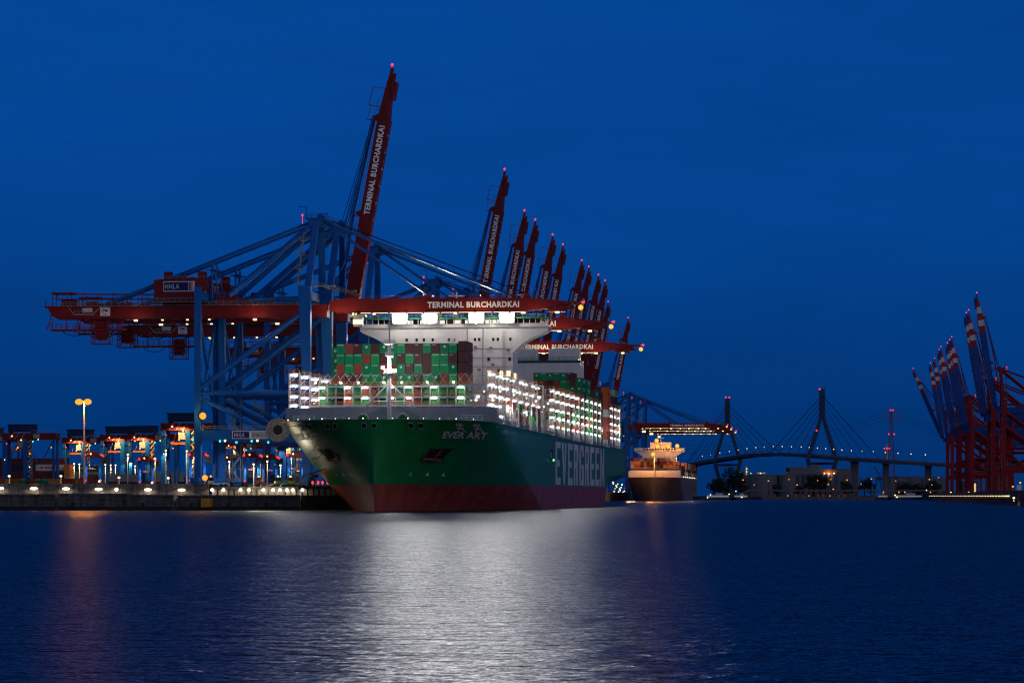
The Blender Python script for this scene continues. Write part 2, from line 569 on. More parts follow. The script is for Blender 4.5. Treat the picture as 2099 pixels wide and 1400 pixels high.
# big block letters on the port side
def block(ch):
    """polygons in a 0..1 x 0..1 cell"""
    t = .34; c = .15
    S = {'E': [[(0,0),(t,0),(t,1),(0,1)], [(t,0),(1,0),(1,c+.02),(t,c+.02)], [(t,.5-c/2),(.86,.5-c/2),(.86,.5+c/2),(t,.5+c/2)], [(t,1-c),(1,1-c),(1,1),(t,1)]],
         'V': [[(0,1),(t,1),(.64,0),(.36,0)], [(1-t,1),(1,1),(.64,0),(.5,.28)]],
         'R': [[(0,0),(t,0),(t,1),(0,1)], [(t,1-c),(.9,1-c),(.9,1),(t,1)], [(t,.42),(.9,.42),(.9,.42+c),(t,.42+c)], [(.62,.42+c),(1,.42+c),(1,1-c/2),(.9,1),(.9,1-c),(.62,1-c)], [(.56,0),(.95,0),(.86,.42),(.5,.42)]],
         'G': [[(0,.06),(t,.06),(t,.94),(0,.94)], [(.06,1-c),(1,1-c),(1,1),(.12,1)], [(.06,0),(1,0),(1,c),(.06,c)], [(.62,c),(1,c),(1,.52),(.62,.52)], [(.46,.40),(.62,.40),(.62,.52),(.46,.52)], [(.66,.72),(1,.72),(1,1-c),(.66,1-c)]],
         'N': [[(0,0),(.3,0),(.3,1),(0,1)], [(.7,0),(1,0),(1,1),(.7,1)], [(.3,1),(.3,.62),(.7,0),(.7,.38)]]}
    return S[ch]
mb = MB()
word = 'EVERGREEN'
u0, u1, z0, z1 = 160.5, 318.0, 8.0, 22.3
pitch = (u1-u0)/len(word)
for i, ch in enumerate(word):
    for poly in block(ch):
        pts = [(BH+0.06, u0 + i*pitch + x*pitch*0.80, z0 + y*(z1-z0)) for x, y in poly]
        mb.add(pts, [tuple(range(len(pts)))])
mb.build('side_lettering', paint('side_white', (0.72, 0.69, 0.72), .5, var=.12, scale=.15), hull)
# pilot door with its green lamp
mb = MB(); mb.box(BH-.3, BH+.05, 146.5, 154.5, 15.6, 19.4)
pd = mb.build('pilot_door', paint('door_dark', (0.02, 0.03, 0.03), .6), hull)
mb = MB(); mb.box(BH-.1, BH+.12, 147.4, 151.0, 16.6, 18.6); mb.build('hatch', paint('pale_hatch', (0.35, 0.37, 0.36), .5), pd)
mb = MB(); mb.ball((BH+.3, 153.6, 16.0), .38); mb.build('lamp', glow('lamp_green', (0.12, 1.0, 0.25), 2.0), pd)

# ---------------------------------------------------------------- foremast
mb = MB()
mb.tube((0, 23.5, 24), (0, 23.5, 39), .62, 12, 0, .58)
mb.tube((0, 23.5, 39), (0, 23.5, 47.6), .56, 12, 0, .50)
mb.tube((0, 23.5, 47.6), (0, 23.5, 55.5), .26, 8, 0, .16)
fm = mb.build('foremast', shipwhite, ship, smooth=False)
mb = MB()
for s in (-1, 1):
    mb.tube((0, 23.5, 36.4), (s*7.3, 24.6, 29.4), .22, 6)
mb.tube((-4.9, 23.7, 31.2), (4.9, 23.7, 31.2), .16, 6)
mb.build('mast_strut', shipwhite, fm)
for z, r in ((47.4, 1.7), (44.0, 1.15), (39.0, 1.6)):
    mb = MB(); mb.tube((0, 23.5, z-.35), (0, 23.5, z), r*.55, 12, 0, r)
    n = 10
    ring = [(r*math.cos(2*math.pi*i/n), 23.5+r*math.sin(2*math.pi*i/n), z) for i in range(n+1)]
    mb.rail(ring, 1.1, .08, 3)
    mb.build('mast_platform', shipwhite, fm)
mb = MB(); mb.beam((-.35, 22.8, 26), (-.35, 22.8, 47), .06, .06); mb.beam((.35, 22.8, 26), (.35, 22.8, 47), .06, .06)
for i in range(26): mb.beam((-.35, 22.8, 26+i*.8), (.35, 22.8, 26+i*.8), .07, .07)
mb.build('mast_ladder', shipwhite, fm)
mb = MB(); mb.tube((-1.2, 23.5, 51.5), (1.2, 23.5, 51.5), .07, 5); mb.tube((-.8, 23.5, 53.5), (.8, 23.5, 53.5), .07, 5); mb.tube((0, 23.5, 51), (0, 23.5, 54), .1, 5)
mb.build('mast_yard', shipwhite, fm)
for v in (-1.75, .55, 1.75):
    mb = MB(); mb.box(v-.42, v+.42, 22.5, 22.9, 39.4 + (0.9 if v < 0 else 0), 40.2 + (0.9 if v < 0 else 0))
    mb.build('mast_floodlight', lampflood, fm)

# ---------------------------------------------------------------- bridge house (forward island)
U0 = 140.0
mb = MB()
mb.box(-19.4, 19.4, U0, U0+11.5, 23, 58.9)                     # tower
mb.box(-24.5, -19.4, U0+1.0, U0+10, 23, 36); mb.box(19.4, 24.5, U0+1.0, U0+10, 23, 36)
bh = mb.build('bridge_house', shipwhite, ship)
# flared wings under the bridge deck
for s in (-1, 1):
    prof = [(19.4, 58.9), (30.9, 58.9), (30.9, 57.9)]
    for i in range(1, 13):
        t = i/12
        prof.append((30.9-11.5*t, 57.9 - 7.2*(t**0.62 if t < 1 else 1)*0.42 - 7.2*0.58*t**2.4))
    pts = [(s*v, U0+0.02, z) for v, z in prof]
    if s > 0: pts = pts[::-1]
    mb = MB(); mb.prism(pts, (0, 8.0, 0)); mb.build('bridge_wing', shipwhite, bh)
mb = MB()
mb.box(-31.0, 31.0, U0-.3, U0+10.5, 58.92, 59.25)              # floor plate
mb.box(-31.2, 31.2, U0-.8, U0+11, 61.7, 62.1, 1)               # roof with its green edge
mb.box(-18.8, 18.8, U0+.2, U0+10, 59.25, 60.05)
mb.box(-18.8, 18.8, U0+1.0, U0+10, 60.05, 61.7, 2)
n = 17
for i in range(n):
    v = -18.8 + 37.6*i/(n-1)
    mb.box(v-.16, v+.16, U0+.15, U0+.5, 60.05, 61.7)
for s in (-1, 1):
    for i in range(6):
        v = s*(21+i*1.95)
        mb.box(v-.11, v+.11, U0+.0, U0+.22, 59.25, 61.7)
    mb.box(min(s*18.8, s*30.9), max(s*18.8, s*30.9), U0+.04, U0+.18, 59.25, 60.2)
    mb.box(min(s*18.8, s*27.0), max(s*18.8, s*27.0), U0+4, U0+9, 59.25, 61.7, 2)
mb.build('wheelhouse', [shipwhite, paint('roof_green', (0.06, 0.33, 0.14), .5), windark], bh)
for v in (-14.5, -10.2, -4.1, 1.2, 4.6, 11.3, 13.6):
    wl = MB(); wl.box(v-1.0, v+1.0, U0+.9, U0+.96, 60.2, 61.4); wl.build('lit_window', glow('wheelhouse_light', (0.95, 0.95, 0.8), 1.0), bh)
mb = MB()
mb.rail([(-30, U0+.5, 62.1), (30, U0+.5, 62.1)], 1.1, .09, 2.5)
mb.tube((0, U0+6, 62.1), (0, U0+6, 71), .5, 8, 0, .3)
mb.beam((-4, U0+6, 67), (4, U0+6, 67), .3, .3); mb.beam((-2.6, U0+6, 69.6), (2.6, U0+6, 69.6), .35, .35)
mb.ball((-6, U0+7, 63.4), 1.2); mb.ball((8, U0+7, 63.4), 1.2)
mb.build('radar_mast', shipwhite, bh)
for vs, z, w, h in (((-15.5, -12.2, -9.8, -6.9, -1.6, .2, 7.0, 8.4, 13.0, 14.5, 18.6), 55.0, .75, 1.0), ((11.5, 18.4), 48.6, .9, 1.2), ((14.8,), 44.9, .8, 1.0)):
    for v in vs:
        mb = MB(); mb.box(v-w/2, v+w/2, U0-.05, U0+.02, z-h/2, z+h/2); mb.build('window', windark, bh)
for v in (11.6, 15.6, 18.0):
    mb = MB(); mb.box(v-.65, v+.65, U0-.05, U0+.02, 43.0, 44.7); mb.build('window', winlit, bh)
for i in range(3):
    mb = MB(); mb.box(19.38, 19.46, U0+2.5+i*2.2, U0+3.7+i*2.2, 42.2, 44.2); mb.build('side_window', winlit, bh)
for z in (52.0, 49.1, 46.2, 43.3, 40.4, 37.5):
    mb = MB(); mb.box(-19.42, 19.42, U0-.06, U0, z-.06, z+.06); mb.build('deck_edge', shipgrey, bh)
mb = MB()
for v in (4.6, 9.6): mb.box(v-.12, v+.12, U0-.22, U0, 36, 58.5)
for i in range(46): mb.beam((16.2, U0-.2, 36+i*.48), (16.9, U0-.2, 36+i*.48), .06, .06)
mb.beam((16.2, U0-.2, 36), (16.2, U0-.2, 58.4), .07, .07); mb.beam((16.9, U0-.2, 36), (16.9, U0-.2, 58.4), .07, .07)
mb.build('pipe_run', shipgrey, bh)
for v, z in ((7.2, 52.6), (12.2, 52.3), (17.9, 51.6), (2.6, 52.8), (12.9, 46.9), (8.4, 45.2)):
    mb = MB(); mb.box(v-.5, v+.5, U0-.3, U0, z-.35, z+.35)
    for i in range(3): mb.box(v-.5, v+.5, U0-.36, U0-.3, z-.28+i*.22, z-.2+i*.22)
    mb.build('vent', shipgrey, bh)
# four floodlight banks on the bridge roof
for v in (-17.6, -7.75, 7.6, 17.6):
    mb = MB()
    mb.box(v-2.6, v+2.6, U0-1.15, U0-.8, 60.1, 65.0)
    mb.beam((v, U0-.6, 61.6), (v, U0+1.4, 62.2), .3, .3)
    fl = mb.build('floodlight', steel, bh)
    mb = MB()
    for i in range(3):
        for j in range(3):
            if (i, j) in ((0, 0), (2, 0), (0, 2), (2, 2)): r_ = .62
            else: r_ = .84
            mb.tube((v-1.6+i*1.6, U0-1.15, 60.95+j*1.6), (v-1.6+i*1.6, U0-1.38, 60.95+j*1.6), r_, 14)
    mb.build('lens', lampflood, fl)
    p = S2W(v, U0-2.3, 62.5)
    point('floodlight_spill', p, (1.0, 0.96, 0.88), 3500, 1.0)
    point('floodlight_lamp', p, (1.0, 0.96, 0.88), FLOOD_W, 1.3, spot=31, aim=p + Vector((-p.x*.9, -800, 800*math.tan(R(6.4)))), blend=1.0)

# ---------------------------------------------------------------- aft island with the funnel
U1 = 318.0
mb = MB()
mb.box(-21.2, 21.2, U1, U1+12, 23, 55.6)
fi = mb.build('funnel_house', shipwhite, ship)
mb = MB(); mb.box(-21.25, 21.25, U1-.06, U1+12.05, 55.6, 56.6); mb.rail([(-21, U1, 56.6), (21, U1, 56.6)], 1.2, .12, 2.5)
mb.build('roof_edge', deckgreen, fi)
mb = MB(); mb.box(-12, 3.4, U1+2, U1+11, 56.6, 61.2); mb.box(8.6, 20.2, U1+2, U1+11, 56.6, 61.2); mb.build('funnel', shipwhite, fi)
mb = MB(); mb.rail([(-12, U1+2, 61.2), (3.4, U1+2, 61.2)], 1.1, .12); mb.tube((2.5, U1+1, 56.6), (2.5, U1+1, 60), .12); mb.beam((1.6, U1+1, 59.4), (3.4, U1+1, 59.4), .2, .2)
mb.build('davit', shipwhite, fi)

# ---------------------------------------------------------------- lashing bridges
LB0, LBP = 29.0, 14.6
def lashing_bridge(k):
    u = LB0 + LBP*k
    ve = 30.3
    f, hw = MB(), MB()
    rails = {}
    def rr(z): return rails.setdefault(z, MB())
    levels = (27.6, 30.7, 33.3, 36.4)
    ztop = 39.6
    full = k == 1
    ends = [(-ve, -ve+3.0), (ve-3.0, ve)]
    main = f
    for s in (-1, 1):
        f = main if s > 0 else MB()
        if k in range(2, 30) and s < 0 and k > 4: continue
        a, b = s*ve, s*(ve-3.0)
        for v in (a, b):
            for du in (0, 1.3):
                f.box(v-.16, v+.16, u+du-.16, u+du+.16, zdeck(u)-1.2, ztop)
        lo, hi = min(a, b), max(a, b)
        for z in levels + (ztop,):
            f.box(lo-.1, hi+.1, u-.3, u+1.6, z-.22, z)
            (rr(z) if s > 0 else rr(-z)).rail([(lo, u-.25, z), (hi, u-.25, z)], 1.1, .09, 1.5)
        for z, z2 in zip((zdeck(u)-1,)+levels, levels+(ztop,)):
            f.beam((lo, u, z), (hi, u, z2), .13, .13)
        for i in range(22):                                   # ladder
            z = zdeck(u)-1 + i*.75
            if z < ztop: f.beam((lo+.6, u-.2, z), (lo+1.2, u-.2, z), .08, .08)
        if s < 0: f.build('lashing_tower', steel, ship)
    f = main
    # walkways from the towers across the ship
    vin = -27.3 if (full or k < 5) else 8.0
    if k == 0: vin = 22.0
    posts = [v for v in [-27.2 + 2.54*i for i in range(23)] if v >= vin-.1]
    for v in posts:
        f.box(v-.17, v+.17, u-.05, u+.45, zdeck(u)-1.2, 36.4)
    for z in (30.7, 33.3, 36.4):
        f.box(vin, ve-3.0, u-.3, u+1.4, z-.5, z)
        rr(z).rail([(vin, u-.3, z), (ve-2.9, u-.3, z)], 1.05, .085, 2.54)
    if full:
        for i, v in enumerate(posts[1:-1]):                    # crossed lashing rods over the first tier above the bridge
            hw.beam((v, u-.1, 36.4), (v+2.54, u+1.0, 40.0), .09, .09); hw.beam((v+2.54, u-.1, 36.4), (v, u+1.0, 40.0), .09, .09)
            if i % 3 == 0:
                hw.beam((v, u+.6, 33.4), (v+2.54, u+.9, 36.0), .08, .08); hw.beam((v+2.54, u+.6, 33.4), (v, u+.9, 36.0), .08, .08)
    o = f.build('lashing_bridge', steel, ship)
    for r in rails.values(): r.build('walkway_rail', orange_rail, o)
    if hw.v: hw.build('lashing_rod', paint('rod', (0.5, 0.5, 0.47), .4, .4), o)
    def lamp(v, z, w=1.05, d=.38, h=.24):
        mb = MB(); mb.box(v-w, v+w, u-.62, u-.62+d, z-h, z)
        mb.build('deck_lamp', lampw_l, o)
    for z in (38.9, 35.9, 32.8, 30.2, 27.3):
        rr_ = random.uniform(-.35, .35)
        lamp(ve-1.5+rr_ if k < 9 else ve-.62, z, .8 if k < 3 else .52)
        if k < 5 and z > 29: lamp(-ve+1.5, z, .95)
    if k != 1:
        for z in ((35.7, 30.0) if k % 2 else (32.6,)): lamp(ve-5.6, z, .4)
        if k > 1:
            lamp(ve-10.7, 35.7 if k % 2 else 32.6, .4)
    if full:
        for v in (-23.6, -16.0, -10.8, -3.2, 2.0, 9.6, 17.4):
            lamp(v, 35.9, .8); lamp(v, 32.8, .8)
            lamp(v-2.0, 37.5, .22, .3, .4)
    return o
skip = {8, 20, 21}
for k in range(0, 25):
    if k in skip: continue
    lashing_bridge(k)
# hatch covers: what the stacks stand on
for k in range(0, 25):
    if k in (7, 8, 20): continue
    u = LB0 + LBP*k
    mb = MB(); zt = 31.05 if k == 1 else (39.0 if k == 18 else 26.4)
    if k == 18: mb.box(4.0, 22.0, u+1.8, u+13.9, 22.5, zt); mb.box(22.0, 29.8, u+1.8, u+13.9, 22.5, 26.4); mb.box(-28, 4, u+1.8, u+13.9, 22.5, 26.4)
    else: mb.box(-28, 29.8, u+1.8, u+13.9, 22.5, zt)
    mb.build('hatch_cover', shipgrey, ship)
# white posts and lamps along the port gunwale
for i in range(62):
    u = 32 + i*5.85
    h = 1.4 + 1.3*((i*37) % 5)/4
    mb = MB(); mb.box(29.6, 29.95, u, u+.35, zdeck(u)-1.25, zdeck(u)+h); mb.build('deck_post', shipgrey, ship)
    if i % 5 == 2:
        mb = MB(); mb.box(29.7, 29.95, u+.5, u+.9, zdeck(u)+.5, zdeck(u)+.75); mb.build('edge_lamp', glow('edge_glow', (1, .97, .85), 3.0), ship)
for i in range(14):
    v = -27 + i*4.1
    p = on_hull(v, 24.95, -.2)
    mb = MB(); mb.ball((p.x, p.y, 25.6), .15 if i % 3 else .2, n=6, k=4)
    mb.build('bow_lamp', glow('bow_lamp', (1, .92, .65), 2.0), ship)

# ---------------------------------------------------------------- containers
def cont_mesh(name, col, emblem=0, front_text=None, side_text=None, L=12.19, W=2.44, H=2.9, ribs=9):
    """origin at the bottom centre of the front end; length along +y; front faces -y"""
    m = paint('box_'+name, col, 0.5, var=0.22, scale=0.25)
    b = MB()
    h = W/2
    b.box(-h+.06, h-.06, .06, L-.06, .12, H-.1)
    for x in (-h+.09, h-.09):
        for y in (.09, L-.09): b.cbox(x, y, H/2, .18, .18, H)
    for z in (.08, H-.07):
        b.box(-h, h, 0, .14, z-.08, z+.07); b.box(-h, h, L-.14, L, z-.08, z+.07)
        b.box(-h, -h+.12, 0, L, z-.08, z+.07); b.box(h-.12, h, 0, L, z-.08, z+.07)
    for i in range(ribs):
        x = -h + .25 + (W-.5)*i/(ribs-1)
        b.box(x-.06, x+.06, .02, .08, .18, H-.16)
    n = int(L/.55)
    for i in range(n):
        y = .35 + (L-.7)*i/(n-1)
        for s in (-1, 1): b.cbox(s*(h-.045), y, H/2, .07, .2, H-.3)
    body = b.mesh('container', m)
    subs = []
    if emblem:
        e = MB(); N = 14; c = (0 if emblem == 1 else .12, -.02, H*.66)
        for i in range(N):
            a0, a1 = 2*math.pi*i/N, 2*math.pi*(i+1)/N
            e.add([(c[0]+r*math.cos(a), c[1], c[2]+r*math.sin(a)) for r, a in ((.38, a0), (.38, a1), (.13, a1), (.13, a0))], [(0, 1, 2, 3)])
        subs.append(('emblem', e.mesh('emblem', decal)))
    t = MB()
    if front_text: put_text(t, front_text, (0 if len(front_text) > 4 else -.45, -.03, H-.42), (1, 0, 0), (0, 0, 1), 1.9 if len(front_text) > 4 else 1.1, .34)
    if side_text:
        put_text(t, side_text, (h+.03, L*.5, H*.58), (0, 1, 0), (0, 0, 1), L*.5, H*.42)
    if t.v: subs.append(('lettering', t.mesh('lettering', decal)))
    return body, subs
G1, G2, G3 = (0.006, 0.30, 0.11), (0.006, 0.22, 0.09), (0.01, 0.38, 0.11)
CM = {
 'Ge': cont_mesh('green_a', G1, 1, None, 'EVERGREEN'), 'Gt': cont_mesh('green_b', G1, 0, 'EVERGREEN', 'EVERGREEN'),
 'Gd': cont_mesh('green_c', G2, 2, None, 'EVERGREEN'), 'Gb': cont_mesh('green_d', G3, 0, 'EVERGREEN'),
 'Rp': cont_mesh('rust_a', (0.36, 0.085, 0.060)), 'Rt': cont_mesh('rust_b', (0.28, 0.068, 0.055), 0, None),
 'Dp': cont_mesh('brown_a', (0.115, 0.040, 0.040)), 'Dt': cont_mesh('brown_b', (0.115, 0.042, 0.044), 0, 'tex'),
 'O': cont_mesh('orange', (0.42, 0.11, 0.02)), 'B': cont_mesh('blue', (0.012, 0.045, 0.13)),
 'T': cont_mesh('teal', (0.15, 0.32, 0.31)), 'W': cont_mesh('pale', (0.52, 0.52, 0.50)), 'K': cont_mesh('dark', (0.02, 0.045, 0.06)),
}
CNAME = {'Ge': 'green container with white round emblem', 'Gt': 'green container with white lettering', 'Gd': 'dark green container with white round emblem', 'Gb': 'bright green container',
 'Rp': 'rust red container', 'Rt': 'dull rust container', 'Dp': 'dark brown container', 'Dt': 'dark brown container with small white lettering',
 'O': 'orange container', 'B': 'blue container', 'T': 'pale teal container', 'W': 'pale grey container', 'K': 'blackish blue container'}
ORD = ['first', 'second', 'third', 'fourth', 'fifth', 'sixth', 'seventh', 'eighth', 'ninth', 'tenth', 'eleventh', 'twelfth', 'thirteenth', 'fourteenth', 'fifteenth', 'sixteenth', 'seventeenth', 'eighteenth', 'nineteenth', 'twentieth', 'twenty-first', 'twenty-second', 'twenty-third', 'twenty-fourth', 'twenty-fifth', 'twenty-sixth', 'twenty-seventh', 'twenty-eighth', 'twenty-ninth', 'thirtieth']
NCONT = [0]
def container(kind, loc, rz, label, group, detail=True):
    body, subs = CM[kind]
    o = thing('container', label, 'container', loc, rz, group, body)
    if detail:
        for n, me_ in subs: put(n, me_, o)
    NCONT[0] += 1
    return o
def ship_container(kind, v, u, z, where, group):
    return container(kind, S2W(v, u, z), -TH, CNAME[kind] + ' ' + where, group)

FRONT = [
 'Ge Ge Gt Rp Dt Ge Dp Gd Ge Gb Dp Dt Gt Dt Gd Gt Dp',
 'Gd Ge Gt Gt Gt Rp Gb Dp Gd Dt Gb Dt Dp Gb Gt Dt Dp',
 'Gd Gd Rp Gb Rp Ge Gt Rp Rt Ge Dt Gt Dp Gt Gb Gd Dp',
 'Rp Gb Rt Dt Dt Gt Gb Gd Rp Ge Ge Dt Gt Gd Rp Gb Rp',
 'Gd Ge Gd Rt Gt Rp Rp Gb Dp Gd Gd Rp Gb Gt Gb Gt Ge',
 'Ge Gd Dp Rp Gb Gt Rp Gt Rt Gb Rp Rp Gt Ge Gd Gd Ge',
]
TIER = ['top', 'second', 'third', 'fourth', 'fifth', 'lowest']
uF = LB0 + LBP*1 + 1.75
for t, row in enumerate(FRONT):
    z = 31.05 + (5-t)*2.96
    for c, kd in enumerate(row.split()):
        back = c < 2
        v = -23.6 + 2.56*c + (0.55 if back else 0)
        u = uF + (14.6 if back else 0)
        if back and t >= 4: u = uF; v = -23.6+2.56*c
        if c == 16: v += .25
        zz = z - (0.3 if back and t < 4 else 0)
        ship_container(kd, v, u, zz + (0.12*(5-t) if c == 16 else 0), f'{ORD[c]} from quay, {TIER[t]} tier, bow stack', 'containers stacked behind the bow mast')
# lower supports of the two columns that stand one bay further aft
mb = MB(); mb.box(-25, -19.6, uF+14.6, uF+26.7, 26.4, 36.6); mb.build('cell_guide', steel, ship)
AFT = ['Ge Gb Ge Gt Ge Dt', 'Dt Rt Dp Rp Gb Gt', 'Rp Gt Rt Dp Rp Ge', 'Gt Rp Dp Gb Rp Gt']
uA = LB0 + LBP*18 + 1.8
for t, row in enumerate(AFT):
    for c, kd in enumerate(row.split()):
        ship_container(kd, 7.3 + 2.56*c, uA, 39.0 + (3-t)*2.95, f'{ORD[c]} of six, {["top", "second", "third", "lowest"][t]} tier, before funnel house', 'containers stacked before the funnel house')
# outboard stacks seen along the port side, bay by bay towards the stern
PORT = {2: 'W Rt', 3: 'Rt Gb', 4: 'Rp', 5: 'Gb K', 6: 'K Rp', 9: 'W Gt', 10: 'Rp Gb', 11: 'Gb Rt W', 12: 'Rp Gt Rt', 13: 'Rp Gb Gt Rp', 14: 'Rp Rt Gt Rt Rp',
 15: 'Gd Dp Gd Gd Dp Gd Gd', 16: 'Gb Rp Gb Gt Gb Gt Gt', 17: 'Gb Gb Rp Gb Rt Dp', 18: 'Gd Gd Rt Gd Gt Gd', 19: 'Gb Rp Gt Rp Dp Dp',
 21: 'Rp Rp Rt W Rp O O', 22: 'W Rp Dp Rp Dp Dp', 23: 'B Rp B W Rp K T', 24: 'Gb Gb Gb Rp Gt'}
for k, row in PORT.items():
    u = LB0 + LBP*k + 1.8
    kinds = row.split()
    for t, kd in enumerate(kinds):
        ship_container(kd, 28.45, u, 26.45 + t*2.93, f'{ORD[t]} tier up, {ORD[k]} outboard bay from bow', 'outboard containers along the lit side of the ship')
    if k >= 15 and k != 18:
        k2 = (kinds[1:] + ['Gb' if k == 16 else 'Dp'])
        for t, kd in enumerate(k2):
            if t >= len(kinds)-2:
                ship_container(kd, 25.9, u, 26.45 + t*2.93, f'inboard, {ORD[t]} tier up, {ORD[k]} bay from bow', 'outboard containers along the lit side of the ship')
    if k >= 15 and k != 18 and len(kinds) > 2:
        mb = MB(); mb.box(24.75, 27.05, u+.4, u+11.8, 26.42, 26.45+(len(kinds)-2)*2.93-.05); mb.build('cell_guide', steel, ship)

point('mast_light', S2W(-1.75, 21.9, 40.9), (1, .97, .9), 2500, .4)
point('mast_light', S2W(1.2, 21.9, 40.0), (1, .97, .9), 2500, .4)
point('mast_light', S2W(.4, 25.4, 41.0), (1, .97, .9), 3500, .5)
for v_, u_, w_ in ((-31.4, 41.5, FLANK_W*.15), (31.4, 56, FLANK_W*.3), (33, 120, FLANK_W), (33.5, 200, FLANK_W*.7)):  # added spots without fixtures, they widen the ship's light streak on the water
    q_ = S2W(v_, u_, 38.8); point('streak_fill_spot', q_, (1, .97, .92), w_, .9, spot=30, aim=q_ + Vector((-q_.x*.9, -800, 800*math.tan(R(4.0)))), blend=1.0)
for u_ in (30.5, 45.5, 60): point('tower_light', S2W(-33.0, u_, 36.5), (1, .97, .92), 2500, .8)
for u_ in (60, 105, 180, 225, 270, 330, 375): point('hull_side_fill', S2W(31.6, u_, 30.0), (1, .97, .92), 1500, .8)  # added fill along the port side, no such lamps, brightens hull and lettering

# mooring ropes from the bow to the quay
dark_rope = paint('rope', (0.10, 0.11, 0.10), .8)
def rope(a, b, sag, label):
    o_pts = []
    for i in range(13):
        t = i/12
        p = Vector(a).lerp(Vector(b), t); p.z -= sag*4*t*(1-t); o_pts.append(p)
    mb = MB(); mb.path(o_pts, .085, 4)
    o = mb.build('mooring_rope', dark_rope)
    return tag(o, label, 'rope', 'mooring ropes at the bow')
ends = [P(506, 1003, 850), P(512, 1004, 851), P(484, 1004, 849), P(600, 1004, 860), P(560, 1004, 856)]
starts = [on_hull(13.2, 23.2, .1), on_hull(10.6, 23.2, .1), on_hull(-2, 23.2, .1), on_hull(-11, 23.2, .1), on_hull(-13.4, 23.2, .1)]
RL = ['longest mooring rope, from the bow under the ship name to the quay', 'second long mooring rope beside the longest one across the bow', 'mooring rope from beside the stem to the quay', 'mooring rope from the quay side of the bow, upper one', 'mooring rope from the quay side of the bow, lower one']
for a, b, l in zip(starts, ends, RL):
    a = S2W(*a); rope(a, b, 2.2, l)

# ================================================================ ship-to-shore gantry cranes
QZ = 7.0
cblue = paint('crane_blue', (0.006, 0.098, 0.37), 0.36, var=0.2, scale=0.12)
cred = paint('crane_red', (0.17, 0.010, 0.010), 0.45, var=0.2, scale=0.12)
cgrey = paint('crane_grey', (0.22, 0.23, 0.25), 0.5, var=0.2)
navy = paint('sign_navy', (0.008, 0.020, 0.12), 0.4, var=0.05)
signwhite = paint('sign_white', (0.70, 0.70, 0.72), 0.4, var=0.06)
rred = paint('north_red', (0.26, 0.006, 0.014), 0.45, var=0.2, scale=0.12)
rblue = paint('north_blue', (0.008, 0.06, 0.30), 0.45, var=0.2, scale=0.12)
rtip = paint('tip_red', (0.33, 0.02, 0.02), 0.45, var=0.12)
rwhite = paint('tip_white', (0.62, 0.60, 0.60), 0.45, var=0.08)
cream = paint('reel_cream', (0.36, 0.31, 0.28), .5)
boomlamp = glow('boom_lamp', (1.0, 0.78, 0.30), 3.2)
tiplamp = glow('tip_lamp_orange', (1.0, 0.30, 0.04), 2.4)

def Zq(pts): return [Vector((p[0], p[1], p[2]-QZ)) for p in pts]
def shift(mb): mb.v = [(x, y, z-QZ) for x, y, z in mb.v]; return mb
HY_ = 12.5            # half distance between the two portal frames
XL = -34.2            # landside rail
HINGE = Vector((5.0, 0, 63.4))
BL = 77.6

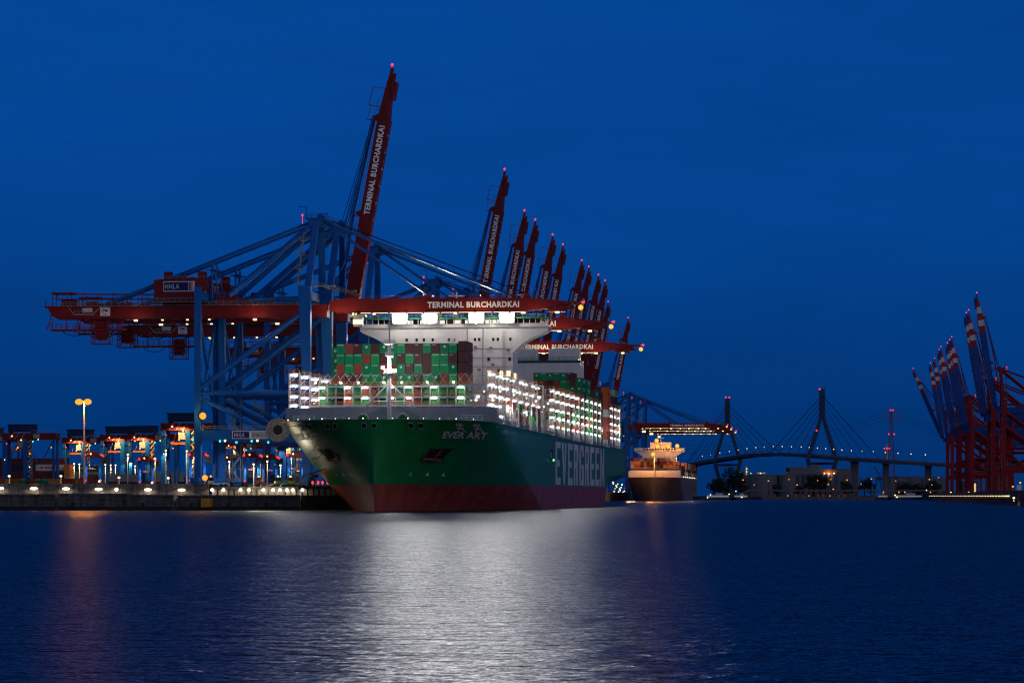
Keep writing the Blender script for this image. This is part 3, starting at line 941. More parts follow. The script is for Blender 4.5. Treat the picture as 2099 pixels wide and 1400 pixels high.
def crane_body(leg, gird, variant):
    """everything but the boom and its stays: list of (name, mesh, subs) in crane coordinates (z above the quay)"""
    T = []
    def add(name, mb, mats, subs=None):
        mb.v = [((x - 3.6*(-55-x)/27 if x < -55 else x), y, z) for x, y, z in mb.v]
        T.append((name, shift(mb).mesh(name, mats), subs or []))
    for s in (-1, 1):
        y = s*HY_
        m = MB(); m.beam((0.3, y, 9.5), (0, y, 44), 2.5, 2.2, 0, 2.7, 2.2, up=(0, 1, 0)); m.beam((0, y, 44), (-.5, y, 69), 2.7, 2.2, 0, 3.9, 2.6, up=(0, 1, 0))
        add('waterside_leg', m, leg)
        m = MB(); m.beam((XL, y, 9.5), (XL, y, 69), 2.1, 2.0)
        add('landside_leg', m, leg)
        m = MB(); m.box(XL+1.05, -1.2, y-1.0, y+1.0, 21.3, 24.6); m.rail([(XL+1, y-1.0, 24.6), (-1.3, y-1.0, 24.6)], 1.2, .11, 2.2, 1)
        add('portal_beam', m, [leg, cgrey])
        for a, b, r in (((XL+1, y, 36.2), (-1.2, y, 36.2), .75), ((XL+.8, y, 37.7), (-2, y, 60.2), .88), ((XL+.9, y, 34.6), (-13.4, y, 24.5), .66), ((-1.0, y, 35.4), (-12.6, y, 24.5), .66)):
            m = MB(); m.tube(a, b, r, 10); add('brace', m, leg)
        # bogies
        for x in (XL, 0.3):
            m = MB(); m.box(x-1.4, x+1.4, y-5.2, y+5.2, 8.6, 10.0)
            for i in range(4):
                m.box(x-1.1, x+1.1, y-4.9+i*2.6, y-3.0+i*2.6, 7.5, 8.7)
                m.tube((x-.3, y-4.5+i*2.6, 7.45), (x+.3, y-4.5+i*2.6, 7.45), .45, 8); m.tube((x-.3, y-3.4+i*2.6, 7.45), (x+.3, y-3.4+i*2.6, 7.45), .45, 8)
            add('bogie', m, leg)
    for x in (XL, -.4):
        for z, h in ((66.4, 2.6), (23.0, 2.6)):
            m = MB(); m.box(x-.95, x+.95, -HY_+1.0, HY_-1.0, z-h/2, z+h/2); add('cross_beam', m, leg)
    m = MB(); m.tube((XL, -HY_, 26), (XL, HY_, 62), .55, 8); m.tube((XL, HY_, 26), (XL, -HY_, 62), .55, 8); add('brace', m, leg)
    # girder and what hangs under it
    m = MB(); m.box(-79, 4.4, -2.3, 2.3, 60.2, 64.0); m.box(-79, 4.4, -2.6, 2.6, 60.0, 60.25)
    m.prism([(-82, -2.3, 64), (-79, -2.3, 64), (-79, -2.3, 60.2), (-80.5, -2.3, 61)], (0, 4.6, 0))
    gs = []
    r = MB(); r.rail([(-82, -3.4, 64.1), (-51, -3.4, 64.1)], 1.2, .11, 2.2); r.rail([(-33, -3.4, 64.1), (2, -3.4, 64.1)], 1.2, .11, 2.2); r.box(-82, 2, -3.5, -2.3, 63.95, 64.1)
    r.beam((-79, -2.5, 64.4), (-76.5, -2.5, 61.2), .28, .28); r.beam((-70.5, -2.5, 61.4), (-67.7, -2.5, 64.2), .28, .28); r.box(-76.6, -70.4, -2.7, -2.4, 61.2, 61.6)
    r.rail([(-76.5, -2.6, 61.6), (-70.5, -2.6, 61.6)], 1.1, .1, 1.5)
    gs.append(('girder_walkway', shift(r).mesh('girder_walkway', cgrey)))
    m2 = MB(); m2.box(-74, -70.8, -2.36, -2.3, 62.0, 63.4); gs.append(('equipment_box', shift(m2).mesh('equipment_box', signwhite)))
    m2 = MB(); m2.box(-68.2, -65.0, -2.36, -2.3, 60.9, 63.6); gs.append(('maker_plate', shift(m2).mesh('maker_plate', signwhite)))
    m2 = MB(); put_text(m2, 'ZPMC', (-66.6, -2.38, 62.6), (1, 0, 0), (0, 0, 1), 2.7, 1.0); put_text(m2, 'ZPMC', (-66.6, -2.38, 61.4), (1, 0, 0), (0, 0, 1), 1.6, .35)
    gs.append(('maker_lettering', shift(m2).mesh('maker_lettering', navy)))
    add('girder', m, gird, gs)
    # upper catenary frame on the back of the girder
    m = MB()
    for y in (-2.2, 2.2):
        m.beam((-80.5, y, 68.2), (-50, y, 67.6), .22, .22); m.beam((-80.5, y, 66.4), (-50, y, 66.3), .16, .16)
        for i in range(8): m.beam((-80.4+i*4.3, y, 64), (-80.4+i*4.3, y, 68.1), .18, .18)
    for i in range(4): m.beam((-80.4+i*8.6, -2.2, 68.4), (-78.2+i*8.6, -2.2, 66.4), .14, .14)
    m.box(-80.6, -74.5, -2.4, 2.4, 67.9, 68.5); m.box(-78, -74, -1.5, 1.5, 64, 66.3); m.box(-71, -68, -1.5, 1.5, 64, 65.6); m.box(-64, -58, -1.2, 1.2, 64, 65.2)
    m.box(-82.6, -80.2, -2.4, 2.4, 63.6, 64.2); m.beam((-82.4, -2, 64), (-82.4, -2, 66), .2, .2)
    add('catenary_frame', m, gird)
    m = MB()
    m.box(-81, -60, -2.0, 2.0, 56.4, 56.9); m.rail([(-81, -2.0, 56.9), (-60, -2.0, 56.9)], 1.7, .14, 1.6, rails=3)
    for i in range(6): m.beam((-80.5+i*4.0, -1.9, 56.6), (-80.5+i*4.0, -1.9, 60.2), .22, .22)
    m.beam((-82, -2, 56.6), (-80, -2, 63.8), .25, .25)
    add('service_gangway', m, gird)
    for i in range(5):
        m = MB(); x0 = -78 + i*8.0; pts = [(x0 + 7*t/8, -.5, 56.3-4*1.6*(t/8)*(1-t/8)) for t in range(9)]
        m.path(pts, .11, 4)
        add('festoon_cable', m, black)
    # hanging trolley at the back end
    m = MB()
    for x in (-69.4, -64.2):
        for y in (-1.6, 1.6): m.beam((x, y, 60), (x, y, 52.2), .22, .22)
    for z in (52.2, 54.6, 57): m.box(-69.6, -64.0, -1.8, 1.8, z-.12, z+.06)
    for x0, x1 in ((-69.4, -64.2), (-64.2, -69.4)): m.beam((x0, -1.6, 52.2), (x1, -1.6, 57), .12, .12)
    m.box(-68.4, -65.2, -1.3, 1.3, 53.6, 59.2); m.rail([(-69.5, -1.8, 52.2), (-64.1, -1.8, 52.2)], 1.1, .1, 1.2)
    add('trolley', m, gird)
    # machinery house
    m = MB(); m.prism([(-50.3, -4.6, 65.0), (-33.6, -4.6, 65.0), (-33.6, -4.6, 71.9), (-42, -4.6, 72.7), (-50.3, -4.6, 71.9)], (0, 9.2, 0)); m.box(-48, -36, -2.2, 2.2, 64.0, 65.0)
    sub = []
    v = MB(); v.box(-47.6, -45.3, -2.5, 0, 72, 74.6); v.box(-36.8, -34.4, -2.5, 0, 72, 74.6); v.tube((-42, 1, 72), (-42, 1, 73.8), .8, 10)
    sub.append(('roof_vent', shift(v).mesh('roof_vent', gird)))
    v = MB(); v.box(-50.6, -33.2, -5.8, -4.6, 64.8, 65.0); v.rail([(-50.6, -5.7, 65.0), (-36, -5.7, 65.0)], 1.2, .12, 1.8); v.rail([(-50, -4.6, 72.1), (-34, -4.6, 72.1)], .9, .09, 2.2); v.beam((-36.2, -5.6, 65), (-33.4, -5.6, 68.2), .3, .6)
    sub.append(('house_walkway', shift(v).mesh('house_walkway', cgrey)))
    if variant == 'left':
        v = MB(); v.box(-47.2, -37.2, -4.72, -4.6, 68.2, 71.4); sub.append(('house_sign', shift(v).mesh('house_sign', signwhite)))
        v = MB(); v.box(-47.0, -39.2, -4.76, -4.72, 68.45, 71.15); v.box(-38.2, -37.9, -4.76, -4.72, 68.45, 71.15); sub.append(('sign_panel', shift(v).mesh('sign_panel', navy)))
        v = MB(); v.box(-39.0, -38.45, -4.76, -4.72, 68.45, 71.15); sub.append(('sign_stripe', shift(v).mesh('sign_stripe', rtip)))
        v = MB(); put_text(v, 'HHLA', (-44.4, -4.79, 69.8), (1, 0, 0), (0, 0, 1), 4.6, 1.5, bold=0.0); sub.append(('sign_lettering', shift(v).mesh('sign_lettering', signwhite)))
    add('machine_house', m, gird, sub)
    m = MB(); m.box(-30.5, -24, -3.4, 3.4, 64, 66.6); m.box(-23, -18.5, -2, 2, 64, 65.8); m.rail([(-31, -3.5, 66.6), (-24, -3.5, 66.6)], 1.1, .1, 1.6); m.tube((-26.5, 0, 66.6), (-26.5, 0, 69.5), 1.1, 10)
    add('winch_house', m, gird)
    # A-frame
    for s in (-1, 1):
        m = MB(); m.beam((0.2, s*HY_*.92, 67.5), (1.4, s*4.2, 90), 2.0, 1.9, 0, 1.7, 1.6, up=(0, 1, 0)); add('mast_post', m, leg)
        m = MB(); m.tube((1.0, s*4.4, 89.4), (-26.0, s*5.4, 66.8), .85, 10); add('mast_brace', m, leg)
        m = MB(); m.tube((0.6, s*3.4, 89.9), (-32, s*3.0, 77.6), .42, 8); m.tube((-32, s*3.0, 77.6), (-66, s*2.0, 64.3), .42, 8); add('backstay', m, leg)
        m = MB(); m.tube((-32, s*3.0, 66), (-32, s*3.0, 77.2), .3, 6); m.tube((-29.6, s*3.0, 66), (-31.8, s*3.0, 76.8), .2, 6); m.box(-33.6, -30.2, s*3-1.1, s*3+1.1, 74.8, 75.1); add('stay_post', m, leg)
        m = MB(); m.tube((-1, s*4.8, 66), (-20, s*3, 65.6), .5, 8); add('brace', m, leg)
    m = MB(); m.box(-.9, 3.4, -5.4, 5.4, 88.2, 90.4); m.box(-1.8, 4.4, -5.8, 5.8, 90.4, 90.65)
    m.tube((2.2, -3, 91.2), (2.2, 3, 91.2), .9, 12)
    sub = []
    v = MB(); v.rail([(-1.8, -5.8, 90.65), (4.4, -5.8, 90.65), (8.5, -4, 88.6)], 1.2, .12, 1.6); v.beam((-1.6, -4.5, 90.6), (-1.6, -4.5, 94.4), .22, .22); v.beam((-1.6, -4.5, 94.2), (-4.2, -4.5, 94.2), .22, .22); v.beam((4.2, -5.6, 90.6), (9.0, -4, 87.6), .5, .5); v.box(-3.6, -1.8, -5.6, -3.8, 88.6, 88.8)
    sub.append(('apex_platform', shift(v).mesh('apex_platform', leg)))
    v = MB(); v.ball((-2.9, -4.6, 91.6), .34); v.tube((-2.9, -4.6, 88.7), (-2.9, -4.6, 91.4), .07, 5, 0); sub.append(('warning_lamp', shift(v).mesh('warning_lamp', lampred)))
    add('apex', m, leg, sub)
    for i, z in enumerate((70, 74.5, 79, 83.5)):
        x = -2.6 + i*.2
        m = MB(); m.box(x-1.6, x+.8, -HY_*.9+i*1.6, -HY_*.9+i*1.6+2, z, z+.15); m.rail([(x-1.6, -HY_*.9+i*1.6, z), (x+.8, -HY_*.9+i*1.6, z)], 1.1, .12, 1.0)
        m.beam((x-.6, -HY_*.9+i*1.6+.4, z), (x-.2, -HY_*.9+i*1.6+1.8, z+4.4), .5, .12)
        add('mast_landing', m, cgrey)
    m = MB(); m.rail([(2.0, -HY_-1.6, 69.4), (9, -HY_+6, 67.0)], 1.3, .12, 1.2, rails=3); m.box(1.6, 9, -HY_-1.4, -HY_+1.4, 68.8, 69.0)
    add('leg_platform', m, cgrey)
    # stair tower along the landside leg
    m = MB()
    for x in (-29.4, -26.2):
        for y in (HY_-1.2, HY_+1.2): m.beam((x, y, 9), (x, y, 36), .16, .16)
    for i in range(7):
        z = 9 + i*3.8
        m.box(-29.5, -26.1, HY_-1.3, HY_+1.3, z-.06, z+.06)
        m.beam((-29.2 if i % 2 else -26.4, HY_-1.0, z), (-26.4 if i % 2 else -29.2, HY_-1.0, z+3.8), .25, .5)
        m.rail([(-29.5, HY_-1.3, z), (-26.1, HY_-1.3, z)], 1.1, .09, 1.6)
    add('stair_tower', m, cgrey)
    # under-girder lamps
    for x in (-56.6, -18.4, -48, -40, -33):
        m = MB()
        big = x in (-56.6, -18.4)
        m.box(x-.6, x+.6, -2.9, -2.3, 59.6, 60.0)
        add('girder_lamp', m, gird, [('lens', shift(MB().box(x-(.55 if big else .3), x+(.55 if big else .3), -3.0, -2.4, 59.1 if big else 59.3, 59.6)).mesh('lens', boomlamp))])
    return T

def crane_signs():
    T = []
    y = -HY_-1.0
    def add(name, mb, mats, subs=None): T.append((name, shift(mb).mesh(name, mats), subs or []))
    m = MB(); m.box(-23.2, -11.7, y-.14, y-.02, 21.9, 24.3)
    sub = []
    v = MB(); v.box(-23.0, -17.75, y-.18, y-.14, 22.1, 24.1); sub.append(('sign_panel', shift(v).mesh('sign_panel', navy)))
    v = MB(); v.box(-17.1, -11.9, y-.18, y-.14, 22.1, 24.1); sub.append(('sign_panel', shift(v).mesh('sign_panel', paint('sign_grey', (0.33, 0.34, 0.36), .5))))
    v = MB(); put_text(v, 'HHLA', (-20.9, y-.2, 23.1), (1, 0, 0), (0, 0, 1), 3.2, 1.25, bold=0.0); sub.append(('sign_lettering', shift(v).mesh('sign_lettering', signwhite)))
    v = MB(); put_text(v, 'CTB', (-15.6, y-.2, 22.9), (1, 0, 0), (0, 0, 1), 1.9, .85); sub.append(('sign_lettering', shift(v).mesh('sign_lettering', navy)))
    add('portal_sign', m, signwhite, sub)
    return T
def crane_reel(mat_spoke):
    m = MB(); c = Vector((-8.6, -HY_-1.9, 24.6)); n = 40
    for i in range(n):
        a0 = 2*math.pi*i/n; d = Vector((math.cos(a0), 0, math.sin(a0)))
        m.beam(c + d*1.5, c + d*3.55, .13, .26, 0, .30, .26, up=(0, 1, 0))
    ring = [c + Vector((math.cos(2*math.pi*i/n)*3.6, 0, math.sin(2*math.pi*i/n)*3.6)) for i in range(n)]
    for i in range(n): m.tube(ring[i], ring[(i+1) % n], .08, 4)
    m.tube(c+Vector((0, .45, 0)), c+Vector((0, .65, 0)), 3.45, 32, 1); m.tube(c+Vector((0, -.2, 0)), c+Vector((0, 1.4, 0)), .8, 12, 1)
    return [('cable_reel', shift(m).mesh('cable_reel', [mat_spoke, black]), [])]

def boom_parts(angle, mats, letters=True, lamps=True, banded=False):
    """boom turned up by ANGLE about its hinge"""
    ca, sa = math.cos(R(angle)), math.sin(R(angle))
    def rot(p): return Vector((HINGE.x + p.x*ca - p.z*sa, p.y, HINGE.z + p.x*sa + p.z*ca))
    def fin(mb): mb.xf(rot); return shift(mb)
    T = []
    w = 1.7
    m = MB()
    side = [(0, -1.4), (3, -2.0), (62, -1.9), (70, -1.1), (BL-2, -.5), (BL-2, .9), (67, 1.7), (62, 2.1), (4, 2.3), (0, 1.6)]
    if not banded:
        m.prism([(x, -w, z) for x, z in side], (0, 2*w, 0))
    else:
        cuts = [0, 52, 56.6, 60.6, 65.2, 69.6, BL-2]; mi = [0, 1, 2, 1, 2, 1]
        def top(x): return interp([(0, 1.6), (4, 2.3), (62, 2.1), (67, 1.7), (BL-2, .9)], x)
        def bot(x): return interp([(0, -1.4), (3, -2.0), (62, -1.9), (70, -1.1), (BL-2, -.5)], x)
        for a, b, k in zip(cuts, cuts[1:], mi):
            m.prism([(a, -w, bot(a)), (b, -w, bot(b)), (b, -w, top(b)), (a, -w, top(a))], (0, 2*w, 0), k)
    m.box(2, 62, -w-.18, w+.18, -2.15, -1.92)
    m.beam((BL-4, -w, .4), (BL+1.0, -.6, .4), .5, .8); m.beam((BL-4, w, .4), (BL+1.0, .6, .4), .5, .8); m.box(BL-6.5, BL-.8, -w-.7, -w, -1.6, -.6); m.box(BL-9, BL-3.4, -w-.4, w+.4, -2.2, -1.2)
    subs = []
    if letters:
        v = MB(); put_text(v, 'TERMINAL BURCHARDKAI', (.585*BL, -w-.05, .15), (1, 0, 0), (0, 0, 1), .37*BL, 1.95, bold=.045, space=1.12)
        subs.append(('lettering', fin(v).mesh('lettering', decal)))
    v = MB()
    for x in (.40*BL, .80*BL): v.prism([(x-1.2, -w, 2.1), (x+1.2, -w, 2.1), (x+.4, -w, 3.7), (x-.4, -w, 3.7)], (0, 2*w, 0)); v.beam((x-1, -w, 3.2), (x-1, -w, 5.4), .35, .35)
    v.beam((.80*BL, -w, 5.0), (.85*BL, -w, 5.0), .2, .2); v.beam((BL-12, -w, 5.5), (BL-6, -w, 5.2), .22, .22); v.beam((BL-12, -w, 5.5), (BL-12, -w, 1.8), .2, .2); v.beam((BL-6, -w, 5.2), (BL-6, -w, 1), .2, .2)
    v.rail([(6, -w-.9, 2.0), (BL-10, -w-.9, 1.8)], 1.1, .09, 3.0)
    subs.append(('stay_bracket', fin(v).mesh('stay_bracket', mats[0] if not banded else rred)))
    v = MB()
    for i in range(10): v.box(8+i*5.4, 8.6+i*5.4, -w-1.0, -w, -2.5, -2.1); v.ball((8.3+i*5.4, -w-.9, -2.6), .28, n=6, k=4)
    subs.append(('boom_lamp_bracket', fin(v).mesh('boom_lamp_bracket', cgrey)))
    v = MB(); v.tube((BL-2.5, 0, .5), (BL+1.6, 0, .7), .08, 5); v.ball((BL+2.0, 0, .7), .48)
    subs.append(('tip_lamp', fin(v).mesh('tip_lamp', lampred)))
    T.append(('boom', fin(m).mesh('boom', mats), subs))
    if lamps:
        for x in (8, 14, 23, 32, 40, 47, 55, 61, BL-6):
            v = MB(); v.box(x-.6, x+.6, -w-.5, -w+.4, -2.75, -2.25)
            T.append(('boom_lamp', fin(v).mesh('boom_lamp', boomlamp), []))
        v = MB(); v.ball((BL+1.2, -.8, -1.0), .8)
        T.append(('beacon', fin(v).mesh('beacon', tiplamp), []))
        v = MB(); v.box(10, BL-16, -w-.35, -w-.25, -2.35, -2.22)
        T.append(('light_strip', fin(v).mesh('light_strip', glow('strip_light', (1, .86, .5), 2.2)), []))
        v = MB(); v.box(7.6, 10.4, -1.4, 1.4, -6.4, -3.4); v.box(6.6, 11.4, -1.9, 1.9, -3.4, -2.6); v.box(7.5, 10.5, -1.5, -1.4, -5.6, -4.2, 1)
        T.append(('operator_cab', fin(v).mesh('operator_cab', [cgrey, glow('cab_light', (1, .72, .35), 2.5)]), []))
    apex = Vector((2.4, 0, 90.2))
    for s in (-1, 1):
        a = apex + Vector((0, s*3.2, 0))
        if angle < 20:
            for x, r in ((.40*BL, .36), (.72*BL, .42)):
                v = MB(); v.tube(a, rot(Vector((x, s*w, 3.4))), r, 7); T.append(('forestay', shift(v).mesh('forestay', cblue if not banded else rred), []))
            v = MB(); v.tube(a+Vector((0, -s*.8, 1)), rot(Vector((.80*BL, s*.8, 3.4))), .13, 5); T.append(('hoist_rope', shift(v).mesh('hoist_rope', black), []))
        else:
            v = MB()
            for q in (0, .8): v.tube(a+Vector((q, -s*q, .5)), rot(Vector((.80*BL-q, s*(w-q), 3.4))), .12, 5)
            T.append(('hoist_rope', shift(v).mesh('hoist_rope', navy), []))
            k = rot(Vector((.42*BL, s*w, 5.0)))
            v = MB(); v.tube(rot(Vector((.80*BL, s*w, 3.6))), k, .34, 6); v.tube(k, rot(Vector((.20*BL, s*w, 4.4))), .34, 6); v.tube(rot(Vector((.20*BL, s*w, 4.4))), a+Vector((0, 0, -14)), .3, 6)
            T.append(('folded_stay', shift(v).mesh('folded_stay', cblue if not banded else rred), []))
    return T

BODY = crane_body(cblue, cred, 'left')
SIGNS = crane_signs()
REEL = crane_reel(cream)
UP = boom_parts(79.8, [cred], True, False)
DOWN = boom_parts(0.0, [cred], True, True)
THC = R(7.3)
def sts_crane(base, mode, label, group, extra=()):
    o = thing('gantry_crane', label, 'crane', (base[0], base[1], QZ), -THC, group)
    stamp(BODY, o); stamp(DOWN if mode == 'down' else UP, o)
    for e in extra: stamp(e, o)
    return o
G = 'container gantry cranes along the ship berth'
def from_tip(px, py, mode):
    if mode == 'up':
        lx = HINGE.x + BL*math.cos(R(79.8)); z = HINGE.z + BL*math.sin(R(79.8))
    else: lx, z = HINGE.x + BL, HINGE.z
    D = (z - CAMZ)*F/(HY - py)
    return (PX(px, D) - lx*math.cos(THC), D + lx*math.sin(THC))
near = sts_crane((-61.8, 890), 'down', 'blue and red crane nearest the quay corner, its boom lowered over the bow containers', G, (SIGNS, REEL))
sts_crane(from_tip(806, 147, 'up'), 'up', 'tall crane with the highest raised red boom beside the bridge house', G)
sts_crane(from_tip(1246, 664, 'down'), 'down', 'crane with lowered boom passing just behind the white bridge wing', G)
sts_crane(from_tip(1308, 711, 'down'), 'down', 'crane with lowered boom whose lettering reads clear above the aft island', G)
tips = [(1036, 357), (1076.5, 440), (1098.6, 458.6), (1134, 488.6), (1155, 508.6), (1193.7, 540.6), (1208, 553.4), (1227.7, 570), (1241.4, 581.4), (1247.5, 624), (1288.6, 656.6)]
for i, (px, py) in enumerate(tips):
    sts_crane(from_tip(px, py, 'up'), 'up', f'crane with raised red boom, {ORD[i+1]} tallest of the raised booms along the ship' if i < 10 else 'farthest raised red boom, standing apart beyond the ship stern', G)
for i, (px, py) in enumerate([(1487, 872), (1496, 877.5), (1505, 884)]):
    sts_crane(from_tip(px, py, 'down'), 'down', ['crane with lowered lettered boom, topmost of three over the second ship', 'crane with lowered boom, middle one of three over the second ship', 'crane with lowered boom, lowest of three over the second ship'][i], 'cranes over the second ship')

# cranes of the terminal across the water: red legs, blue booms with red and white tips
RB = crane_body(rred, rblue, 'right')
for t in list(RB):
    if t[0] in ('girder_lamp',): RB.remove(t)
RR = crane_reel(paint('reel_blue', (0.03, 0.06, 0.16), .5))
RUP = boom_parts(80.5, [rblue, rtip, rwhite], False, False, True)
RUP2 = boom_parts(67.0, [rblue, rtip, rwhite], False, False, True)
SC = 0.92
def north_crane(px, py, mode, label):
    ang = 80.5 if mode == 1 else 67.0
    lx = (HINGE.x + BL*math.cos(R(ang)))*SC; z = QZ + (HINGE.z - QZ + BL*math.sin(R(ang)))*SC
    D = (z - CAMZ)*F/(HY - py)
    a = math.pi - R(6.9)
    o = thing('gantry_crane', label, 'crane', (PX(px, D) + lx*math.cos(R(6.9)), D - lx*math.sin(R(6.9)), QZ), a, 'raised cranes of the terminal across the water')
    o.scale = (SC, SC, SC)
    stamp(RB, o); stamp(RUP if mode == 1 else RUP2, o); stamp(RR, o)
    print('north', px, o.location)
    return o
NT = [(2001, 606), (1984.6, 641), (1979.7, 646), (1950, 695), (1946, 701), (1941, 707.5), (1928, 715), (1924.5, 721), (1915, 738), (1906.7, 747.6)]
for i, (px, py) in enumerate(NT):
    north_crane(px, py, 1, f'red crane with blue boom and striped tip, {ORD[i]} tallest across the water' if i else 'tallest red crane with blue boom and striped tip across the water')
north_crane(1872, 759, 2, 'red crane whose blue striped boom leans out lowest across the water')

# ================================================================ left terminal: quay, yard and its machines
def concrete(name, col, var=0.45):
    m, nt, out = _new(name)
    N, L = nt.nodes.new, nt.links.new
    b = N('ShaderNodeBsdfPrincipled'); b.inputs['Roughness'].default_value = .85
    tc = N('ShaderNodeTexCoord')
    def noise(sc, det, rg, off):
        mp = N('ShaderNodeMapping'); mp.inputs['Scale'].default_value = sc; mp.inputs['Location'].default_value = (off, off, off)
        L(tc.outputs['Object'], mp.inputs['Vector'])
        n = N('ShaderNodeTexNoise'); n.inputs['Scale'].default_value = 1; n.inputs['Detail'].default_value = det; n.inputs['Roughness'].default_value = rg
        L(mp.outputs[0], n.inputs['Vector']); return n.outputs['Fac']
    a = noise((.35, .35, 1.4), 6, .7, 0); c = noise((1.1, 1.1, .12), 4, .6, 9)
    mu = N('ShaderNodeMath'); mu.operation = 'MULTIPLY'; L(a, mu.inputs[0]); L(c, mu.inputs[1])
    rp = N('ShaderNodeValToRGB')
    rp.color_ramp.elements[0].position = .12; rp.color_ramp.elements[1].position = .42
    rp.color_ramp.elements[0].color = (*[x*(1-var*1.6 if var < .6 else .15) for x in col], 1); rp.color_ramp.elements[1].color = (*[min(1, x*(1+var)) for x in col], 1)
    L(mu.outputs[0], rp.inputs['Fac']); L(rp.outputs['Color'], b.inputs['Base Color'])
    bp = N('ShaderNodeBump'); bp.inputs['Strength'].default_value = .5; bp.inputs['Distance'].default_value = .15
    L(a, bp.inputs['Height']); L(bp.outputs[0], b.inputs['Normal'])
    L(b.outputs[0], out.inputs['Surface'])
    return m
conc = concrete('quay_concrete', (0.125, 0.11, 0.108), .8)
conc2 = concrete('quay_base', (0.075, 0.068, 0.07), .7)
asphalt = paint('asphalt', (0.06, 0.06, 0.065), .8, var=.2, scale=.05, streak=False)
algae = paint('algae', (0.012, 0.014, 0.012), .6, var=.3)
polegrey = paint('pole', (0.42, 0.36, 0.33), .5)

edge = [(846.5, -62.5), (890, -57.2), (1119, -27.0), (2240, 76), (2900, 136), (3600, 200)]
mb = MB()
for (d0, x0), (d1, x1) in zip(edge, edge[1:]):
    mb.add([(-1500, d0, QZ), (x0, d0, QZ), (x1, d1, QZ), (-1500, d1, QZ)], [(0, 1, 2, 3)])
tag(mb.build('terminal_ground', asphalt), kind='structure')
mb = MB()
for (d0, x0), (d1, x1) in zip(edge, edge[1:]):
    mb.add([(x0, d0, -2), (x1, d1, -2), (x1, d1, QZ-.01), (x0, d0, QZ-.01)], [(0, 1, 2, 3)])
    mb.beam((x0-.4, d0, QZ+.15), (x1-.4, d1, QZ+.15), .7, .35)
o = mb.build('quay_wall', conc2); tag(o, 'long dark quay wall running back behind the green ship', 'wall')
# lower ledge in front, in three runs
xA, xB, xC, xD = -300.0, PX(120, 840), PX(262, 840), -62.8
runs = [(xA, xB-1.2, 4.75, 840, 'dark stained lower quay wall at the open water end, outermost run'), (xB-.3, xC, 4.9, 840.4, 'stained lower quay wall run between the black slot and the step'), (xC+.02, PX(355, 840), 4.55, 840.2, 'lower quay wall run with a step down beside the small white plate'), (PX(362, 840), xD, 4.45, 840, 'dark lower quay wall run ending behind the ship bow')]
for a, b, z, d, l in runs:
    mb = MB(); mb.box(a, b, d, 846.2, -2, z); mb.box(a, b, d-.25, d+.6, z-.45, z+.06)
    o = mb.build('quay_wall', conc2); tag(o, l, 'wall')
    mb = MB(); mb.box(a+.05, b-.05, d-.3, d-.02, -2, 1.15)
    for i in range(int((b-a)/11)): mb.box(a+4+i*11, a+4.9+i*11, d-.55, d-.05, .4, 2.2)
    mb.build('tide_band', algae, o)
mb = MB(); mb.box(xA, PX(428, 846), 846.2, 847.0, 4.5, 7.85); mb.box(xA, PX(428, 846), 846.0, 847.2, 7.6, 7.9)
for i in range(36): mb.box(xA+i*5.9, xA+i*5.9+.12, 846.1, 846.2, 4.6, 7.6)
o = mb.build('flood_wall', conc); tag(o, 'pale concrete flood wall lit by a row of oval lamps', 'wall')
mb = MB(); mb.box(PX(434, 846), -63.5, 846.2, 847.2, 4.4, 7.02)
for i in range(22): mb.box(PX(436, 846)+i*1.68, PX(436, 846)+i*1.68+1.2, 845.6, 846.2, 4.4, 6.3)
o = mb.build('quay_wall', conc); tag(o, 'low concrete quay front with upright blocks and round lamps', 'wall')

# lamps on the walls
def wall_lamp(px, py, big, label, group, watts):
    x = PX(px, 845.6); z = PZ(py, 845.6)
    o = thing('wall_lamp', label, 'lamp', (x, 845.9, z), 0, group)
    w = 1.15 if big else .55
    mb = MB(); mb.box(-w-.1, w+.1, -.15, .25, .18, .42); mb.beam((0, .2, .3), (0, .3, -.3), .15, .15); mb.build('housing', cgrey, o)
    mb = MB(); mb.ball((0, -.15, 0), w, n=10, k=6, sz=.36 if big else .9)
    mb.build('lens', glow('wall_lens', (1.0, .86, .55), 4.0), o)
    point('wall_lamp_light', (x, 844.7, z-.1), (1.0, .80, .52), watts, .3, spot=160, aim=(x, 847.0, z-4), blend=.3)
big = [(-36, 1000), (0, 1000.5), (69, 1001), (135, 1001.5), (202, 1002.5), (303, 1003.5), (372, 1004)]
for i, (px, py) in enumerate(big[1:]):
    wall_lamp(px, py, True, f'oval wall lamp on the flood wall, {ORD[i]} from the open water end', 'oval lamps on the flood wall', 650)
wall_lamp(238.5, 1003, False, 'small round lamp on the flood wall between two oval ones', None, 260)
for i, px in enumerate((435, 458, 493, 510, 540, 560, 574, 588, 600, 620)):
    wall_lamp(px, 1004, False, f'round lamp on the low quay front, {ORD[i]} from the yellow box', 'round lamps on the low quay front', 240)

# yellow box on the wall
o = thing('fender_box', 'yellow steel box hung on the dark quay wall', 'box', (PX(424, 840), 839.6, .9))
mb = MB(); mb.box(-1.65, 1.15, -.9, .35, .1, 2.75); mb.build('box_body', paint('box_yellow', (0.55, 0.26, 0.02), .5, var=.15), o)
mb = MB(); mb.box(1.2, 1.75, -.8, .35, .1, 2.75); mb.build('side_panel', paint('box_ochre', (0.36, 0.15, 0.015), .5), o)
mb = MB(); mb.box(-1.7, 1.8, -.95, .35, 2.75, 2.9); mb.box(-1.0, .2, -.93, -.9, 1.3, 1.38); mb.build('rim', black, o)
